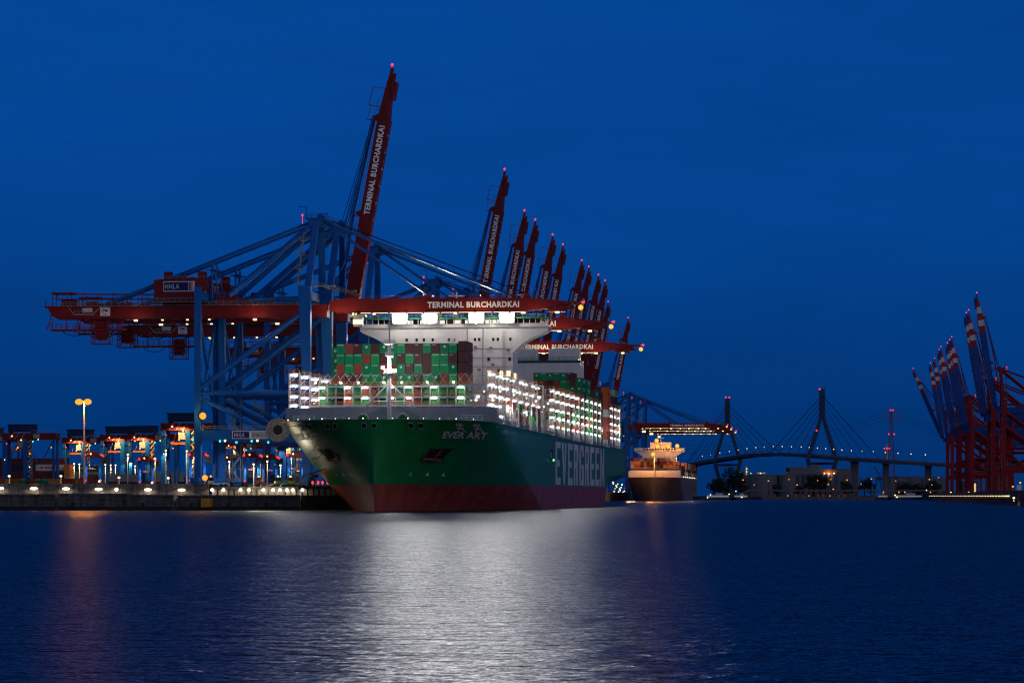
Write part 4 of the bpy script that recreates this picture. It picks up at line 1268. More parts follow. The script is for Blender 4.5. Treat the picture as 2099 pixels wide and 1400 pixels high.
# ladders
for px, l in ((118, 'black ladder slot in the lower quay wall'), (358, 'second black ladder slot, next to the white plate')):
    o = thing('ladder', l, 'ladder', (PX(px, 840), 840.6, 0))
    mb = MB(); mb.box(-.5, -.4, -.5, -.35, 0, 5.1); mb.box(.4, .5, -.5, -.35, 0, 5.1)
    for i in range(12): mb.box(-.4, .4, -.48, -.38, .3+i*.4, .36+i*.4)
    mb.build('ladder_frame', cgrey, o)
o = thing('wall_plate', 'small white plate on the lower quay wall', 'sign', (PX(362, 840), 839.7, 3.9)); mb = MB(); mb.box(-.35, .35, -.1, 0, -.25, .25); mb.build('plate', signwhite, o)

# ---------------------------------------------------------------- lamp posts
def lamp_post(px, ytop, D, zb, label, group, col=(1.0, .86, .5), lens=.42, watts=0, arms=1, r=.13, mat=None):
    x = PX(px, D); zt = PZ(ytop, D)
    o = thing('lamp_post', label, 'lamp post', (x, D, zb), 0, group)
    h = zt - zb
    mb = MB(); mb.tube((0, 0, 0), (0, 0, h), r, 8, 0, r*.6); mb.tube((0, 0, 0), (0, 0, .5), r*2, 8); mb.build('pole', mat or polegrey, o)
    for s in ([0] if arms == 1 else ([-1, 1] if arms == 2 else [-1.3, .9])):
        mb = MB(); mb.box(s*1.2-.4, s*1.2+.4, -.35, .25, h-.05, h+.15); mb.beam((0, 0, h), (s*1.2, 0, h+.05), .1, .1); mb.build('lamp_head', cgrey, o)
        mb = MB(); mb.ball((s*1.2, -.2, h-.25), lens, sz=.75); mb.build('lens', glow('post_lens_%d' % int(col[1]*100), col, 1.5 if col[1] < .5 else 2.8), o)
    if watts: point('lamp_post_light', (x, D-1.2, zt-.8), col, watts, .35, **({} if watts > 5000 else dict(spot=150, aim=(x, D-1.2, 0), blend=.3)))
    return o
lamp_post(172.5, 822, 872, QZ, 'tall sodium lamp mast with two orange heads rising over the yard', None, (1.0, .34, .03), 1.25, 14000, 3, .36, paint('mast_pale', (0.62, 0.45, 0.38), .5))
for px, yt, D, l, w in ((19, 974, 890, 'short white lamp post behind the flood wall by the outermost containers', 120), (125, 974, 890, 'short white lamp post behind the flood wall near the pale stacked container', 120),
        (244, 977, 880, 'short lamp post behind the flood wall below the cable reel', 100), (345, 978, 880, 'short lamp post behind the flood wall before the stacking cranes', 100)):
    lamp_post(px, yt, D, QZ, l, 'short lamp posts behind the flood wall', watts=w, r=.16)
for i, (px, yt, D) in enumerate(((152, 949, 1130), (163, 950, 1130), (216, 951, 1140), (227, 952, 1150), (237, 952, 1150), (277, 954, 1150), (340, 922, 1000), (383, 923, 1000), (398, 925, 990), (487, 930, 1010), (500, 932, 1010), (534, 933, 1010), (597, 928, 1010), (618, 940, 1010), (262, 930, 1020), (318, 938, 980), (445, 934, 960), (470, 945, 930), (520, 950, 920), (548, 944, 950), (575, 952, 930), (632, 950, 920))):
    lamp_post(px, yt, D, QZ, f'pale yard lamp post, {ORD[i]} from the stacked containers', 'pale lamp posts in the yard', watts=(2000 if i % 2 == 0 else 900), lens=.36, r=.2, mat=paint('post_pale', (0.66, 0.60, 0.5), .5))

# ---------------------------------------------------------------- containers standing in the yard
for nm, col, tx in (('yo', (0.42, 0.10, 0.02), None), ('yp', (0.62, 0.25, 0.07), None), ('yg', (0.02, 0.20, 0.06), 'EVERGREEN'), ('yr', (0.36, 0.05, 0.02), None), ('yy', (0.62, 0.27, 0.02), None), ('yd', (0.13, 0.028, 0.025), None), ('yn', (0.02, 0.03, 0.07), None), ('yw', (0.55, 0.50, 0.50), 'YANG MING'), ('yb', (0.025, 0.09, 0.22), None), ('ys', (0.42, 0.40, 0.36), None)):
    CM[nm] = cont_mesh('yard_'+nm, col, 0, tx if nm in ('yg',) else None, tx, H=2.6)
bx, bs = CM['yw']
t = MB(); put_text(t, 'YANG MING', (1.25, 6.9, 1.35), (0, 1, 0), (0, 0, 1), 6.4, .95)
t.add([(1.25, 1.9, 1.0), (1.25, 3.2, 1.0), (1.25, 3.2, 1.25), (1.25, 1.9, 1.25)], [(0, 1, 2, 3)]); t.add([(1.25, 2.1, 1.5), (1.25, 3.0, 1.5), (1.25, 3.0, 1.75), (1.25, 2.1, 1.75)], [(0, 1, 2, 3)]); t.add([(1.25, 2.4, 1.0), (1.25, 2.7, 1.0), (1.25, 2.7, 1.75), (1.25, 2.4, 1.75)], [(0, 1, 2, 3)])
CM['yw'] = (bx, [('lettering', t.mesh('lettering', paint('dark_lettering', (.03, .03, .05), .5)))])
YN = {'yo': 'orange', 'yp': 'pale orange', 'yg': 'green lettered', 'yr': 'red orange', 'yy': 'yellow', 'yd': 'dark red', 'yn': 'navy', 'yw': 'white', 'yb': 'blue', 'ys': 'pale grey'}
o = thing('loading_platform', 'low concrete loading platform behind the flood wall carrying small containers', 'platform', (PX(84, 1090), 1090, QZ))
mb = MB(); mb.box(-17.5, 17.5, -1, 14, 0, 1.3); mb.box(-17.5, 17.5, -1.2, -1, 1.1, 1.35); mb.build('platform_slab', conc, o)
for i, kd in enumerate('yo yp yo yg yr yg yg yp yp yr yr yy yo'.split()):
    px = (2, 16, 33, 47, 65, 78, 92, 105.5, 119, 134, 147.5, 160.5, 169)[i]
    container(kd, (PX(px, 1090), 1090, QZ+1.3+(.5 if i in (4,) else 0) - (.5 if i in (4,) else 0)), 0, f'{YN[kd]} container end on behind the flood wall, {ORD[i]} of the low row', 'low container row behind the flood wall')
for t, row in enumerate(('yd yd yd', 'yr yd yd', 'yd yd yd', 'yd yn yw', 'yd yd yd')):
    for c, kd in enumerate(row.split()):
        container(kd, (PX((-46, 14.5, 74)[c], 1200), 1200, QZ+t*2.62), R(-90), f'{YN[kd]} container lengthwise, {["bottom", "second", "third", "fourth", "top"][t]} tier, {ORD[c]} column of the dark yard stack', 'long dark yard stack')
for t, kd in enumerate('ys ys yp yp'.split()):
    container(kd, (PX(137, 1186), 1186, QZ+2.62*t), 0, f'{YN[kd]} container seen end on at the end of the dark stack, {ORD[t]} tier up', 'column at the end of the dark yard stack')
random.seed(11)
slots = [(147, 'ys yr ys yg'), (204, 'yo yr ys'), (262, 'ys yb yb'), (320, 'yr ys ys'), (378, 'ys yb'), (436, 'yr ys ys'), (494, 'ys yb ys'), (552, 'yo ys'), (608, 'ys yr ys')]
near_slots = [(186, 'yr yo'), (222, 'yd ys'), (285, 'yr'), (336, 'ys yd'), (366, 'yn'), (440, 'yd yr'), (480, 'ys'), (530, 'yr yd'), (572, 'yb'), (598, 'yo ys'), (630, 'yg yd')]
for i, (px, row) in enumerate(near_slots):
    for t, kd in enumerate(row.split()):
        container(kd, (PX(px, 1065), 1065, QZ+2.62*t), R(-90 if i % 3 else 0), f'{YN[kd]} container between the carriers, {ORD[t]} tier, {ORD[i]} stack past the sodium mast', 'yard stacks between the carriers')
for i, (px, row) in enumerate(slots):
    for t, kd in enumerate(row.split()):
        container(kd, (PX(px, 1240), 1240, QZ+2.62*t), R(-90), f'{YN[kd]} container far in the yard, {ORD[t]} tier up, {ORD[i]} stack past the dark one', 'far yard stacks')

# ---------------------------------------------------------------- rail mounted stacking cranes in the yard
def rmg_parts():
    T = []
    for x, w in ((.9, 1.5), (9.6, 1.7), (21, .9)):
        for y in (0, 8):
            m = MB(); m.box(x-w/2, x+w/2, y-.6, y+.6, .8, 20.3); m.box(x-w/2-.4, x+w/2+.4, y-1, y+1, 0, .9)
            T.append(('leg', m.mesh('leg', cblue), []))
    for a, b in (((10.4, 0, 19.5), (14.6, 0, 10.5)), ((20.6, 0, 19.5), (16, 0, 10.5)), ((21, 0, 4), (21, 8, 18)), ((.9, 0, 4), (.9, 8, 18))):
        m = MB(); m.tube(a, b, .22, 6); T.append(('brace', m.mesh('brace', cblue), []))
    m = MB()
    for y in (0, 8): m.box(0, 22, y-.8, y+.8, 20.3, 22.9)
    m.box(0, 1.6, 0.8, 7.2, 20.3, 22.6); m.box(20.6, 22, .8, 7.2, 20.3, 22.6)
    r = MB(); r.rail([(12, -.9, 22.9), (22, -.9, 22.9)], 1.1, .12, 1.5)
    T.append(('girder', m.mesh('girder', cred), [('railing', r.mesh('railing', cgrey))]))
    m = MB(); m.box(2.4, 12.6, -.6, 8.4, 23.6, 26.2); m.box(1.9, 13.2, -1, 8.8, 26.2, 26.45)
    for x in (3, 12): m.box(x-.3, x+.3, -.4, 8, 22.9, 23.6)
    T.append(('machine_house', m.mesh('machine_house', paint('house_blue', (0.008, 0.03, 0.10), .5)), []))
    m = MB(); m.box(13, 15.6, -1.9, -.9, 20.6, 22.5); m.box(6, 8.6, 1, 4, 17.2, 20.3)
    for z in range(1, 20, 2): m.beam((10.7, -.5, z), (12.2, -.5, z+1.6), .15, .4); m.box(10.6, 12.4, -.8, .5, z-.06, z+.06)
    m.beam((12.4, -.8, 0), (12.4, -.8, 20), .14, .14)
    for k in range(3): m.beam((3+k*2.4, -.9, 20.4), (5+k*2.4, -.9, 23.4), .2, .2)
    T.append(('cabin', m.mesh('cabin', paint('cab_grey', (0.4, 0.38, 0.34), .5)), []))
    m = MB(); m.box(3, 11, 2, 6, 15.4, 16.2); m.beam((4, 2.4, 16.2), (5, 2.4, 20.3), .1, .1); m.beam((10, 2.4, 16.2), (9, 2.4, 20.3), .1, .1)
    T.append(('spreader', m.mesh('spreader', paint('spreader_orange', (0.5, 0.16, 0.02), .5)), []))
    for i, (x, z, c, s) in enumerate(((4.2, 21.6, 'boom_lamp', .28), (8, 20.0, 'boom_lamp', .3), (12.8, 19.4, 'lamp_green', .3), (15, 20.2, 'boom_lamp', .22), (2, 18.6, 'lamp_red', .3), (11.5, 14.5, 'tip_lamp_orange', .3), (11.5, 9, 'boom_lamp', .24), (20.4, 17, 'tip_lamp_orange', .26), (6.6, 16.9, 'tip_lamp_orange', .34), (1.2, 12, 'boom_lamp', .2))):
        m = MB(); m.ball((x, -1.2, z), s, n=6, k=4); T.append(('work_lamp', m.mesh('work_lamp', MATS[c]), []))
    return T
RMG = rmg_parts()
for i, (px, ytop, lit) in enumerate(((-62, 893, 0), (5, 887.5, 0), (127, 896.5, 1), (205, 891, 1), (256, 890, 1), (330, 867, 1), (560, 905, 1), (452, 908, 1))):
    D = (QZ + 22.9 - CAMZ)*F/(HY-ytop)
    o = thing('stacking_crane', ['dark stacking crane cut by the frame edge', 'dark unlit stacking crane standing over the dark container stack', 'lit stacking crane behind the sodium lamp mast', 'small stacking crane behind the first straddle carrier', 'lit stacking crane with pale cabin left of the tallest one', 'tallest stacking crane, brightly lit, beside the big crane leg', 'stacking crane half hidden beside the cable reel', 'stacking crane under the portal sign of the big crane'][i], 'crane', (PX(px, D), D, QZ), R(-3), 'stacking cranes in the yard')
    stamp(RMG, o)
    if lit:
        point('work_light', (PX(px, D)+7, D-4.5, QZ+21.5), (1.0, .50, .16), 8000, .4, spot=156, aim=(PX(px, D)+7, D+1, 0), blend=.2)
        point('work_light', (PX(px, D)+13, D-3, QZ+11), (1.0, .70, .38), 2600, .4, spot=156, aim=(PX(px, D)+13, D+1, 0), blend=.2)

# ---------------------------------------------------------------- straddle carriers on the quay
def straddle_parts():
    T = []
    for x in (-2.2, 2.2):
        for y in (0, 7.5):
            m = MB(); m.box(x-.38, x+.38, y-.45, y+.45, 1.3, 9.6); T.append(('leg', m.mesh('leg', paint('carrier_blue', (0.015, 0.15, 0.55), .4)), []))
        m = MB(); m.box(x-.4, x+.4, -1.2, 8.7, .9, 1.5); T.append(('side_beam', m.mesh('side_beam', cred), []))
        for k in range(4):
            m = MB(); m.tube((x-.35, -.4+k*2.6, .75), (x+.35, -.4+k*2.6, .75), .75, 14); T.append(('wheel', m.mesh('wheel', black), []))
    m = MB(); m.box(-2.9, 2.9, -.8, 8.3, 9.6, 10.5); m.box(-1.6, 1.6, 1, 7, 10.5, 11.6); m.box(-.6, .6, -1, 0, 10.5, 11.0)
    r = MB(); r.rail([(-2.8, -.8, 10.5), (2.8, -.8, 10.5)], 1.0, .09, 1.2)
    T.append(('top_frame', m.mesh('top_frame', paint('carrier_red', (0.24, 0.015, 0.02), .45)), [('railing', r.mesh('railing', cgrey))]))
    m = MB(); m.box(2.7, 4.5, -.9, 1.4, 7.6, 9.9); T.append(('cab', m.mesh('cab', paint('cab_dark', (0.04, 0.05, 0.06), .3)), []))
    m = MB(); m.box(-1.25, 1.25, .6, 6.8, 5.6, 6.1); m.box(-.1, .1, 1, 1.2, 6.1, 9.6); m.box(-.1, .1, 6, 6.2, 6.1, 9.6); T.append(('spreader', m.mesh('spreader', cred), []))
    for x, z, c, s in ((-2.6, 10.3, 'lamp_red', .38), (2.6, 10.3, 'lamp_red', .38), (-2.4, 2.2, 'lamp_red', .3), (2.4, 2.2, 'lamp_red', .3), (3.2, 9.9, 'lamp_red', .3)):
        m = MB(); m.ball((x, -1.0, z), s, n=8, k=5); T.append(('marker_lamp', m.mesh('marker_lamp', MATS[c]), []))
    m = MB(); m.ball((-.8, -1.1, 10.6), .26, n=8, k=5); m.ball((1.9, -1.1, 1.9), .34, n=8, k=5); T.append(('headlight', m.mesh('headlight', MATS['boom_lamp']), []))
    return T
STR = straddle_parts()
for px, D, rz, l in ((191, 905, 9, 'straddle carrier beside the sodium mast, its blue legs astride a small car'), (405, 898, 7, 'straddle carrier at the foot of the big crane leg by the orange beacon'), (471, 985, 0, 'straddle carrier far back under the portal sign'), (553, 960, 4, 'straddle carrier with red lit top frame near the ship bow'), (300, 1010, 12, 'straddle carrier far back between the stacking cranes'), (516, 920, 10, 'straddle carrier under the lettered portal sign'), (606, 905, 5, 'straddle carrier closest to the ship bow')):
    o = thing('straddle_carrier', l, 'straddle carrier', (PX(px, D), D, QZ), R(rz), 'straddle carriers on the quay')
    stamp(STR, o)
    point('work_light', (PX(px, D), D-3.5, QZ+6), (.95, .9, 1.0), 700, .3, spot=160, aim=(PX(px, D), D+2, 0), blend=.2)

# small vehicles and beacons on the quay
def car(px, D, col, label):
    o = thing('parked_car', label, 'car', (PX(px, D), D, QZ), R(14))
    m = MB(); m.prism([(-2.1, -.85, .35), (2.1, -.85, .35), (2.15, -.85, .8), (1.3, -.85, .95), (.7, -.85, 1.45), (-1.1, -.85, 1.45), (-1.8, -.85, .95), (-2.15, -.85, .85)], (0, 1.7, 0)); m.build('body', paint('car_'+label[:4], col, .3), o)
    m = MB(); m.box(-1.4, .95, -.87, -.85, .98, 1.35); m.build('window', windark, o)
    for x in (-1.3, 1.3):
        for y in (-.8, .8): m = MB(); m.tube((x, y-.1, .33), (x, y+.1, .33), .33, 12); m.build('wheel', black, o)
    for y in (-.6, .6): m = MB(); m.ball((-2.15, y, .7), .14, n=6, k=4); m.build('headlight', MATS['boom_lamp'], o)
car(192, 893, (.3, .06, .05), 'small red car between the straddle carrier legs')
car(205, 897, (.45, .45, .45), 'pale car parked beside the straddle carrier')
def tractor(px, D, col, label, amber=True):
    o = thing('terminal_tractor', label, 'truck', (PX(px, D), D, QZ), R(6), 'terminal tractors on the quay')
    m = MB(); m.box(-3.2, 3.2, -1.1, 1.1, .7, 1.1); m.box(-3.1, -1.2, -1.0, .6, 1.1, 3.0); m.box(-1, 3, -.9, .9, 1.1, 1.25); m.build('chassis', paint('tractor_'+label[:6], col, .45), o)
    m = MB(); m.box(-3.14, -1.3, -1.04, .62, 1.9, 2.8); m.build('cab_window', windark, o)
    for x in (-2.2, .9, 2.3): m = MB(); m.tube((x, -1.15, .5), (x, -.75, .5), .5, 12); m.build('wheel', black, o)
    m = MB(); m.ball((-2.2, -.2, 3.2), .3, n=8, k=5); m.build('beacon', tiplamp if amber else MATS['boom_lamp'], o)
tractor(447, 862, (.45, .45, .42), 'white terminal tractor right of the yellow box')
tractor(545, 880, (.5, .12, .03), 'orange terminal tractor near the quay lamps')
tractor(585, 868, (.05, .22, .05), 'green terminal tractor by the ship bow', False)
tractor(610, 875, (.5, .3, .03), 'yellow terminal tractor closest to the ship hull', False)
o = thing('warning_beacon', 'large orange red warning beacon on a short post above the yellow box', 'lamp', (PX(420, 852), 852, QZ))
m = MB(); m.tube((0, 0, 0), (0, 0, 2.0), .14, 8); m.build('post', cgrey, o)
m = MB(); m.ball((0, 0, 2.7), .85, n=12, k=7); m.build('lens', glow('beacon_orange', (1.0, .20, .02), 2.4), o); point('beacon_light', (PX(420, 852), 850.8, QZ+2.7), (1, .3, .05), 250, .4)
for i, px in enumerate((641, 652, 661, 672)):
    o = thing('red_lamp', f'red lamp on a post at the quay under the bow, {ORD[i]} from the open quay', 'lamp', (PX(px, 862), 862, QZ), 0, 'red lamps under the bow')
    m = MB(); m.tube((0, 0, 0), (0, 0, 1.0), .1, 6); m.build('post', cgrey, o); m = MB(); m.ball((0, 0, 1.3), .4, n=8, k=5, sz=1.4); m.build('lens', lampred, o)
# lamps on the big crane
teal = glow('lamp_teal', (.05, 1.0, .75), 1.6)
for x, z, c in ((-35.6, 21.6, teal), (-27.0, 21.2, teal), (-21.8, 20.8, teal), (-17.0, 21.2, teal), (-11.8, 20.8, teal), (-25.4, 21.3, MATS['boom_lamp']), (-15.2, 21.3, MATS['boom_lamp'])):
    m = MB(); m.ball((x, -HY_-1.2, z-QZ), .36, n=8, k=5); m.build('portal_lamp', c, near)
m = MB(); m.ball((XL+1.8, -HY_-1.4, 29.0-QZ), 1.1, n=10, k=6); sl = m.build('sodium_lamp', glow('sodium', (1.0, .33, .03), 1.5), near)
m = MB(); m.beam((XL+1, -HY_, 29.6-QZ), (XL+1.8, -HY_-1.4, 29.6-QZ), .2, .2); m.build('lamp_bracket', cgrey, sl)
def cr2w(o, p): return o.matrix_basis @ Vector(p)
bpy.context.view_layer.update()
point('sodium_light', near.matrix_world @ Vector((XL+1.8, -HY_-2.6, 29-QZ)), (1, .5, .12), 1500, .5)
for x, w in ((-56, 400), (-18, 900), (9, 2500), (30, 2200), (52, 2200), (70, 1400)):
    point('crane_light', near.matrix_world @ Vector((x, -6.0, 58.5-QZ)), (1, .80, .45), w*.8, .5)
for o_ in [q for q in bpy.data.objects if q.name.startswith('gantry_crane')][2:4]:
    for x, w in ((12, 3000), (45, 3000), (66, 2000)): point('crane_light', o_.matrix_world @ Vector((x, -6.0, 57.5-QZ)), (1, .80, .45), w, .5)
point('bow_quay_light', P(556, 986, 842), (1, .9, .62), 1500, 2.0)
point('bow_quay_light', P(520, 988, 842), (1, .85, .5), 1200, 2.0)
# work light on the quay between the legs of the cranes (lamps under the portal beams)
for px, D in ((450, 885), (520, 890), (590, 892), (640, 930), (560, 1000)):
    point('portal_light', (PX(px, D), D, QZ+14), (.75, .95, 1.0), 2600, .6, spot=165, aim=(PX(px, D), D, 0), blend=.2)

# ================================================================ second ship
AX2 = 0.115; TH2 = math.atan(AX2)
S2Q = .865
class MB(MB):
    def build(s, name, mats, parent=None, smooth=False):
        if parent is not None and (parent is ship2 or parent.parent is ship2): s.v = [(x*S2Q, y, 4.3+(z-4.3)*S2Q) for x, y, z in s.v]
        return put(name, s.mesh(name, mats, smooth), parent)
S2X, S2Y = PX(1338, 2250), 2250.0
ship2 = thing('cargo_ship', 'dark hulled container ship under orange floodlights beyond the green ship', 'ship', (S2X, S2Y, 0), -TH2)
kx, kz = .78*S2Q, .87*S2Q
def sc(mb): mb.v = [(x*kx, y*kx, z*kz) for x, y, z in mb.v]; return mb
hull2 = paint('hull_charcoal', (0.20, 0.115, 0.075), .35, var=.3, scale=.1)
me = sc(hull_rows([0, .15, .3, .45, .6, .75, .9, 1.0], True)).mesh('hull', hull2); split_smooth(me, 12); put('hull', me, ship2)
me = sc(hull_rows([-1.5, 0, 3, 5.5, 7.5], False)).mesh('lower_hull', hull2); split_smooth(me, 12); put('lower_hull', me, ship2)
mb = MB(); mb.box(-24, 24, 22, 22.6, 20.6, 27.6); mb.box(-24, -23.5, 22.6, 27, 20.6, 27.6); mb.box(23.5, 24, 22.6, 27, 20.6, 27.6); mb.build('breakwater', shipwhite, ship2)
mb = MB(); mb.box(-23.8, 23.8, 22.8, 305, 19, 21.4); mb.build('deck', shipgrey, ship2)
mb = MB()
for s in (-1, 1):
    for i in range(40): mb.box(s*23.6-.15, s*23.6+.15, 28+i*6.9, 28.4+i*6.9, 21, 23.2)
mb.build('deck_post', shipwhite, ship2)
mb = MB(); mb.tube((0, 20, 20), (0, 20, 44), .5, 8, 0, .3); mb.build('foremast', shipwhite, ship2)
ub = 84.0
mb = MB(); mb.box(-16, 16, ub, ub+12, 20, 46.5); bh2 = mb.build('bridge_house', shipwhite, ship2)
mb = MB(); mb.box(-24, 24, ub-.5, ub+6, 46.5, 49.6); mb.prism([(-24, ub, 46.5), (-16, ub, 46.5), (-16, ub, 42)], (0, 5, 0)); mb.prism([(24, ub, 46.5), (16, ub, 42), (16, ub, 46.5)], (0, 5, 0)); mb.build('bridge_wing', shipwhite, bh2)
mb = MB()
for i in range(12): mb.box(-15+i*2.6, -13.2+i*2.6, ub-.56, ub-.5, 47.6, 48.8)
mb.build('window', windark, bh2)
mb = MB(); mb.box(-9, 11, ub+1, ub+8, 49.6, 55); mb.tube((1, ub+4, 55), (1, ub+4, 62), .5, 8); mb.beam((-2, ub+4, 59), (4, ub+4, 59), .3, .3); mb.build('wheelhouse_top', shipwhite, bh2)
mb = MB(); mb.box(-24, 24, 36.0, 37, 29.5, 30.2); mb.build('hatch_coaming', shipgrey, ship2)
sodium = glow('sodium_flood', (1.0, .40, .05), 1.7)
for v, u, z in ((-1, 19, 42.6), (-2.5, ub-1.5, 56.6), (-1.6, ub-1.5, 51), (8.5, ub-1.5, 51), (17, ub-1.5, 51.5)):
    m = MB(); m.ball((v, u, z), 1.9, n=12, k=7); m.build('deck_floodlight', sodium, ship2)
    v, z = v*S2Q, 4.3+(z-4.3)*S2Q
    p = Vector((S2X + v*math.cos(TH2) + (u-2)*math.sin(TH2), S2Y + (u-2)*math.cos(TH2) - v*math.sin(TH2), z))
    point('deck_flood', p, (1.0, .36, .05), (60000 if u < 30 else 3800), 1.0)
point('bow_fill_warm', P(1290, 1002, 2170), (1, .5, .16), 45000, .8)  # both points are added fill warming this ship's bow, no lamp stands here
point('bow_fill_warm', P(1300, 1009, 2180), (1, .8, .5), 6000, .8)
def T2(v, u, z):
    v, z = v*S2Q, 4.3+(z-4.3)*S2Q
    return Vector((S2X + v*math.cos(TH2) + u*math.sin(TH2), S2Y + u*math.cos(TH2) - v*math.sin(TH2), z))
random.seed(5)
K2 = ['yo', 'yp', 'yr', 'yp', 'ys', 'yo', 'yp', 'yd']
N2 = {'yo': 'orange', 'yp': 'amber', 'yr': 'red', 'ys': 'pale', 'yd': 'brown'}
mb = MB(); mb.box(-23, 23, 37.5, 50, 21.4, 30.3); mb.build('hatch_cover', shipgrey, ship2)
for t in range(3):
    for c in range(15):
        if t == 2 and c in (0, 7, 12, 13, 14): continue
        kd = random.choice(K2)
        container(kd, T2(-22.0+3.03*c, 38, 30.3+3.03*t), -TH2, f'{N2[kd]} sodium lit container, {ORD[c]} from the quay, {["lower", "middle", "upper"][t]} tier on the second ship', 'containers on the second ship', False)
for k in range(4):
    u = 150 + k*45
    mb = MB(); mb.box(13, 23, u, u+12, 21.4, 27); mb.build('hatch_cover', shipgrey, ship2)
    for t in range(3):
        for c in range(2):
            kd = random.choice(['ys', 'yr', 'yd', 'yp', 'ys'])
            container(kd, T2(17.6+3.05*c, u, 27+t*3.03), -TH2, f'{N2[kd]} container aft on the second ship, {ORD[t]} tier, {ORD[c]} row, {ORD[k]} block', 'containers on the second ship', False)
for u in (140, 210, 290): point('deck_light', T2(20, u, 40), (1, .85, .55), 7000, 1.0)
m = MB(); m.box(-20, 20, 128, 290, 21.4, 33); m.build('cargo_hold_block', paint('hold', (.12, .05, .03), .6), ship2)
for i in range(7):
    m = MB(); m.ball((24.2, 60+i*30, 22), .4, n=6, k=4); m.build('side_lamp', lampwarm, ship2)

bark_ = paint('far_pole', (.1, .1, .1), .8)
# glittering berth far behind, between the two ships
far_y = thing('far_quay_lights', 'cluster of bright quay lamps seen in the gap between the two ships', 'lamps', (PX(1268, 2500), 2500, QZ))
for i in range(16):
    px = 1256 + (i*37 % 30); D = 2420 + (i*53 % 300); py = 988 + (i*29 % 22)
    q = P(px, py, D) - Vector(far_y.location); m = MB(); m.tube((q.x, q.y+.5, q.z), (q.x, q.y+.5, -1), .15, 5); po_ = m.build('lamp_pole', bark_, far_y)
    m = MB(); m.ball(q, .6, n=7, k=4); m.build('lens', MATS['boom_lamp'] if i % 3 else MATS['post_lens_86'], po_)

# ================================================================ cable-stayed bridge
bsteel = paint('bridge_blue', (0.02, 0.05, 0.12), .5, var=.15, scale=.05)
bconc = paint('bridge_concrete', (0.16, 0.14, 0.15), .8, var=.15, scale=.05)
bridge = thing('road_bridge', 'long high cable-stayed road bridge with two pale blue pylons', 'bridge', (PX(1588, 3650), 3650, 0))
BO = Vector(bridge.location)
def bp(px, py, D): return P(px, py, D) - BO
deck_pts = [(1405, 953, 4250), (1440, 946.5, 4050), (1491, 938, 3830), (1540, 931, 3740), (1588, 928.5, 3655), (1640, 930, 3560), (1685, 933.5, 3480), (1730, 937.5, 3420), (1790, 941, 3340), (1860, 945.5, 3260), (1940, 950, 3200), (2020, 955, 3150)]
dv = [bp(*q) for q in deck_pts]
def deck_at(t):
    i = min(len(dv)-2, int(t)); return dv[i].lerp(dv[i+1], t-i)
dk, rl = MB(), MB()
fine = [deck_at(i*.25) for i in range((len(dv)-1)*4+1)]
for a, b in zip(fine, fine[1:]):
    e = (b-a)*.004
    dk.beam(a-Vector((0, 0, 1.9)), b+e-Vector((0, 0, 1.9)), 17, 3.4)
    for s in (-1, 1):
        n = (b-a).cross(Vector((0, 0, 1))).normalized()*8.6*s
        rl.beam(a+n, b+n, .3, 1.1)
bd = dk.build('deck', bconc, bridge); rl.build('parapet', paint('parapet', (.3, .27, .27), .7), bd)
for (px, py, D, ptop) in ((1491, 938, 3830, 817), (1685, 933.5, 3480, 797)):
    c = bp(px, py, D); t = bp(px, ptop, D); s = F/D
    m = MB()
    zt, zd, zb = t.z, c.z-3.5, 14.0
    zs = zd + (zt-zd)*.58
    for sg in (-1, 1):
        def q(dx, z): return Vector((c.x+sg*dx, c.y, z))
        m.beam(q(1.76, zt), q(1.76, zs), 3.5, 4, 0, 3.5, 4, up=(0, 1, 0))
        m.beam(q(1.9, zs), q(17.5, zd-2), 3.6, 4.1, 0, 4.6, 4.4, up=(0, 1, 0))
        m.beam(q(17.6, zd-1), q(8.5, zb+2), 4.6, 4.4, 0, 5.0, 4.6, up=(0, 1, 0))
    m.beam(Vector((c.x-16, c.y, zd-6.4)), Vector((c.x+16, c.y, zd-6.4)), 4, 3)
    m.box(c.x-11, c.x+11, c.y-4, c.y+4, zb-14, zb+3)
    py_ = m.build('pylon', bsteel, bridge)
    for (dx, dz) in ((-2.4, 1.6), (2.4, 1.6), (-7.5, -(zt-zd)*.52)) if px < 1500 else ((-3.2, -.5), (-7.0, -(zt-zd)*.60)):
        m = MB(); m.ball((c.x+dx, c.y-3, zt+dz), 1.15, n=8, k=5); m.build('warning_lamp', lampred, py_)
    base = 2 if px < 1500 else 6
    tb = base
    for side in (-1, 1):
        for k in range(6):
            f = .35 + k*.28
            tt = max(0.0, tb + side*f*1.25)
            e = deck_at(min(tt, len(dv)-1.01))
            m = MB(); m.tube((c.x, c.y, zt-8-(5-k)*5.6), e, .30 if k < 5 else .42, 5); m.build('stay_cable', bsteel, bridge)
for px, D, yb in ((1752, 3390, 1003), (1816, 3310, 1003), (1903, 3225, 1003), (1990, 3170, 1003), (1425, 4150, 1005)):
    i = [k for k in range(len(deck_pts)-1) if deck_pts[k][0] <= px <= deck_pts[k+1][0]][0]
    f = (px-deck_pts[i][0])/(deck_pts[i+1][0]-deck_pts[i][0]); e = dv[i].lerp(dv[i+1], f)
    w = 9 if px == 1752 else 6.5
    m = MB(); m.box(e.x-w/2, e.x+w/2, e.y-3, e.y+3, 0, e.z-3.6); m.box(e.x-w/2-1, e.x+w/2+1, e.y-4, e.y+4, e.z-5, e.z-3.55); m.build('pier', bconc, bridge)
blamp = glow('bridge_lamp', (1.0, .62, .50), 1.6)
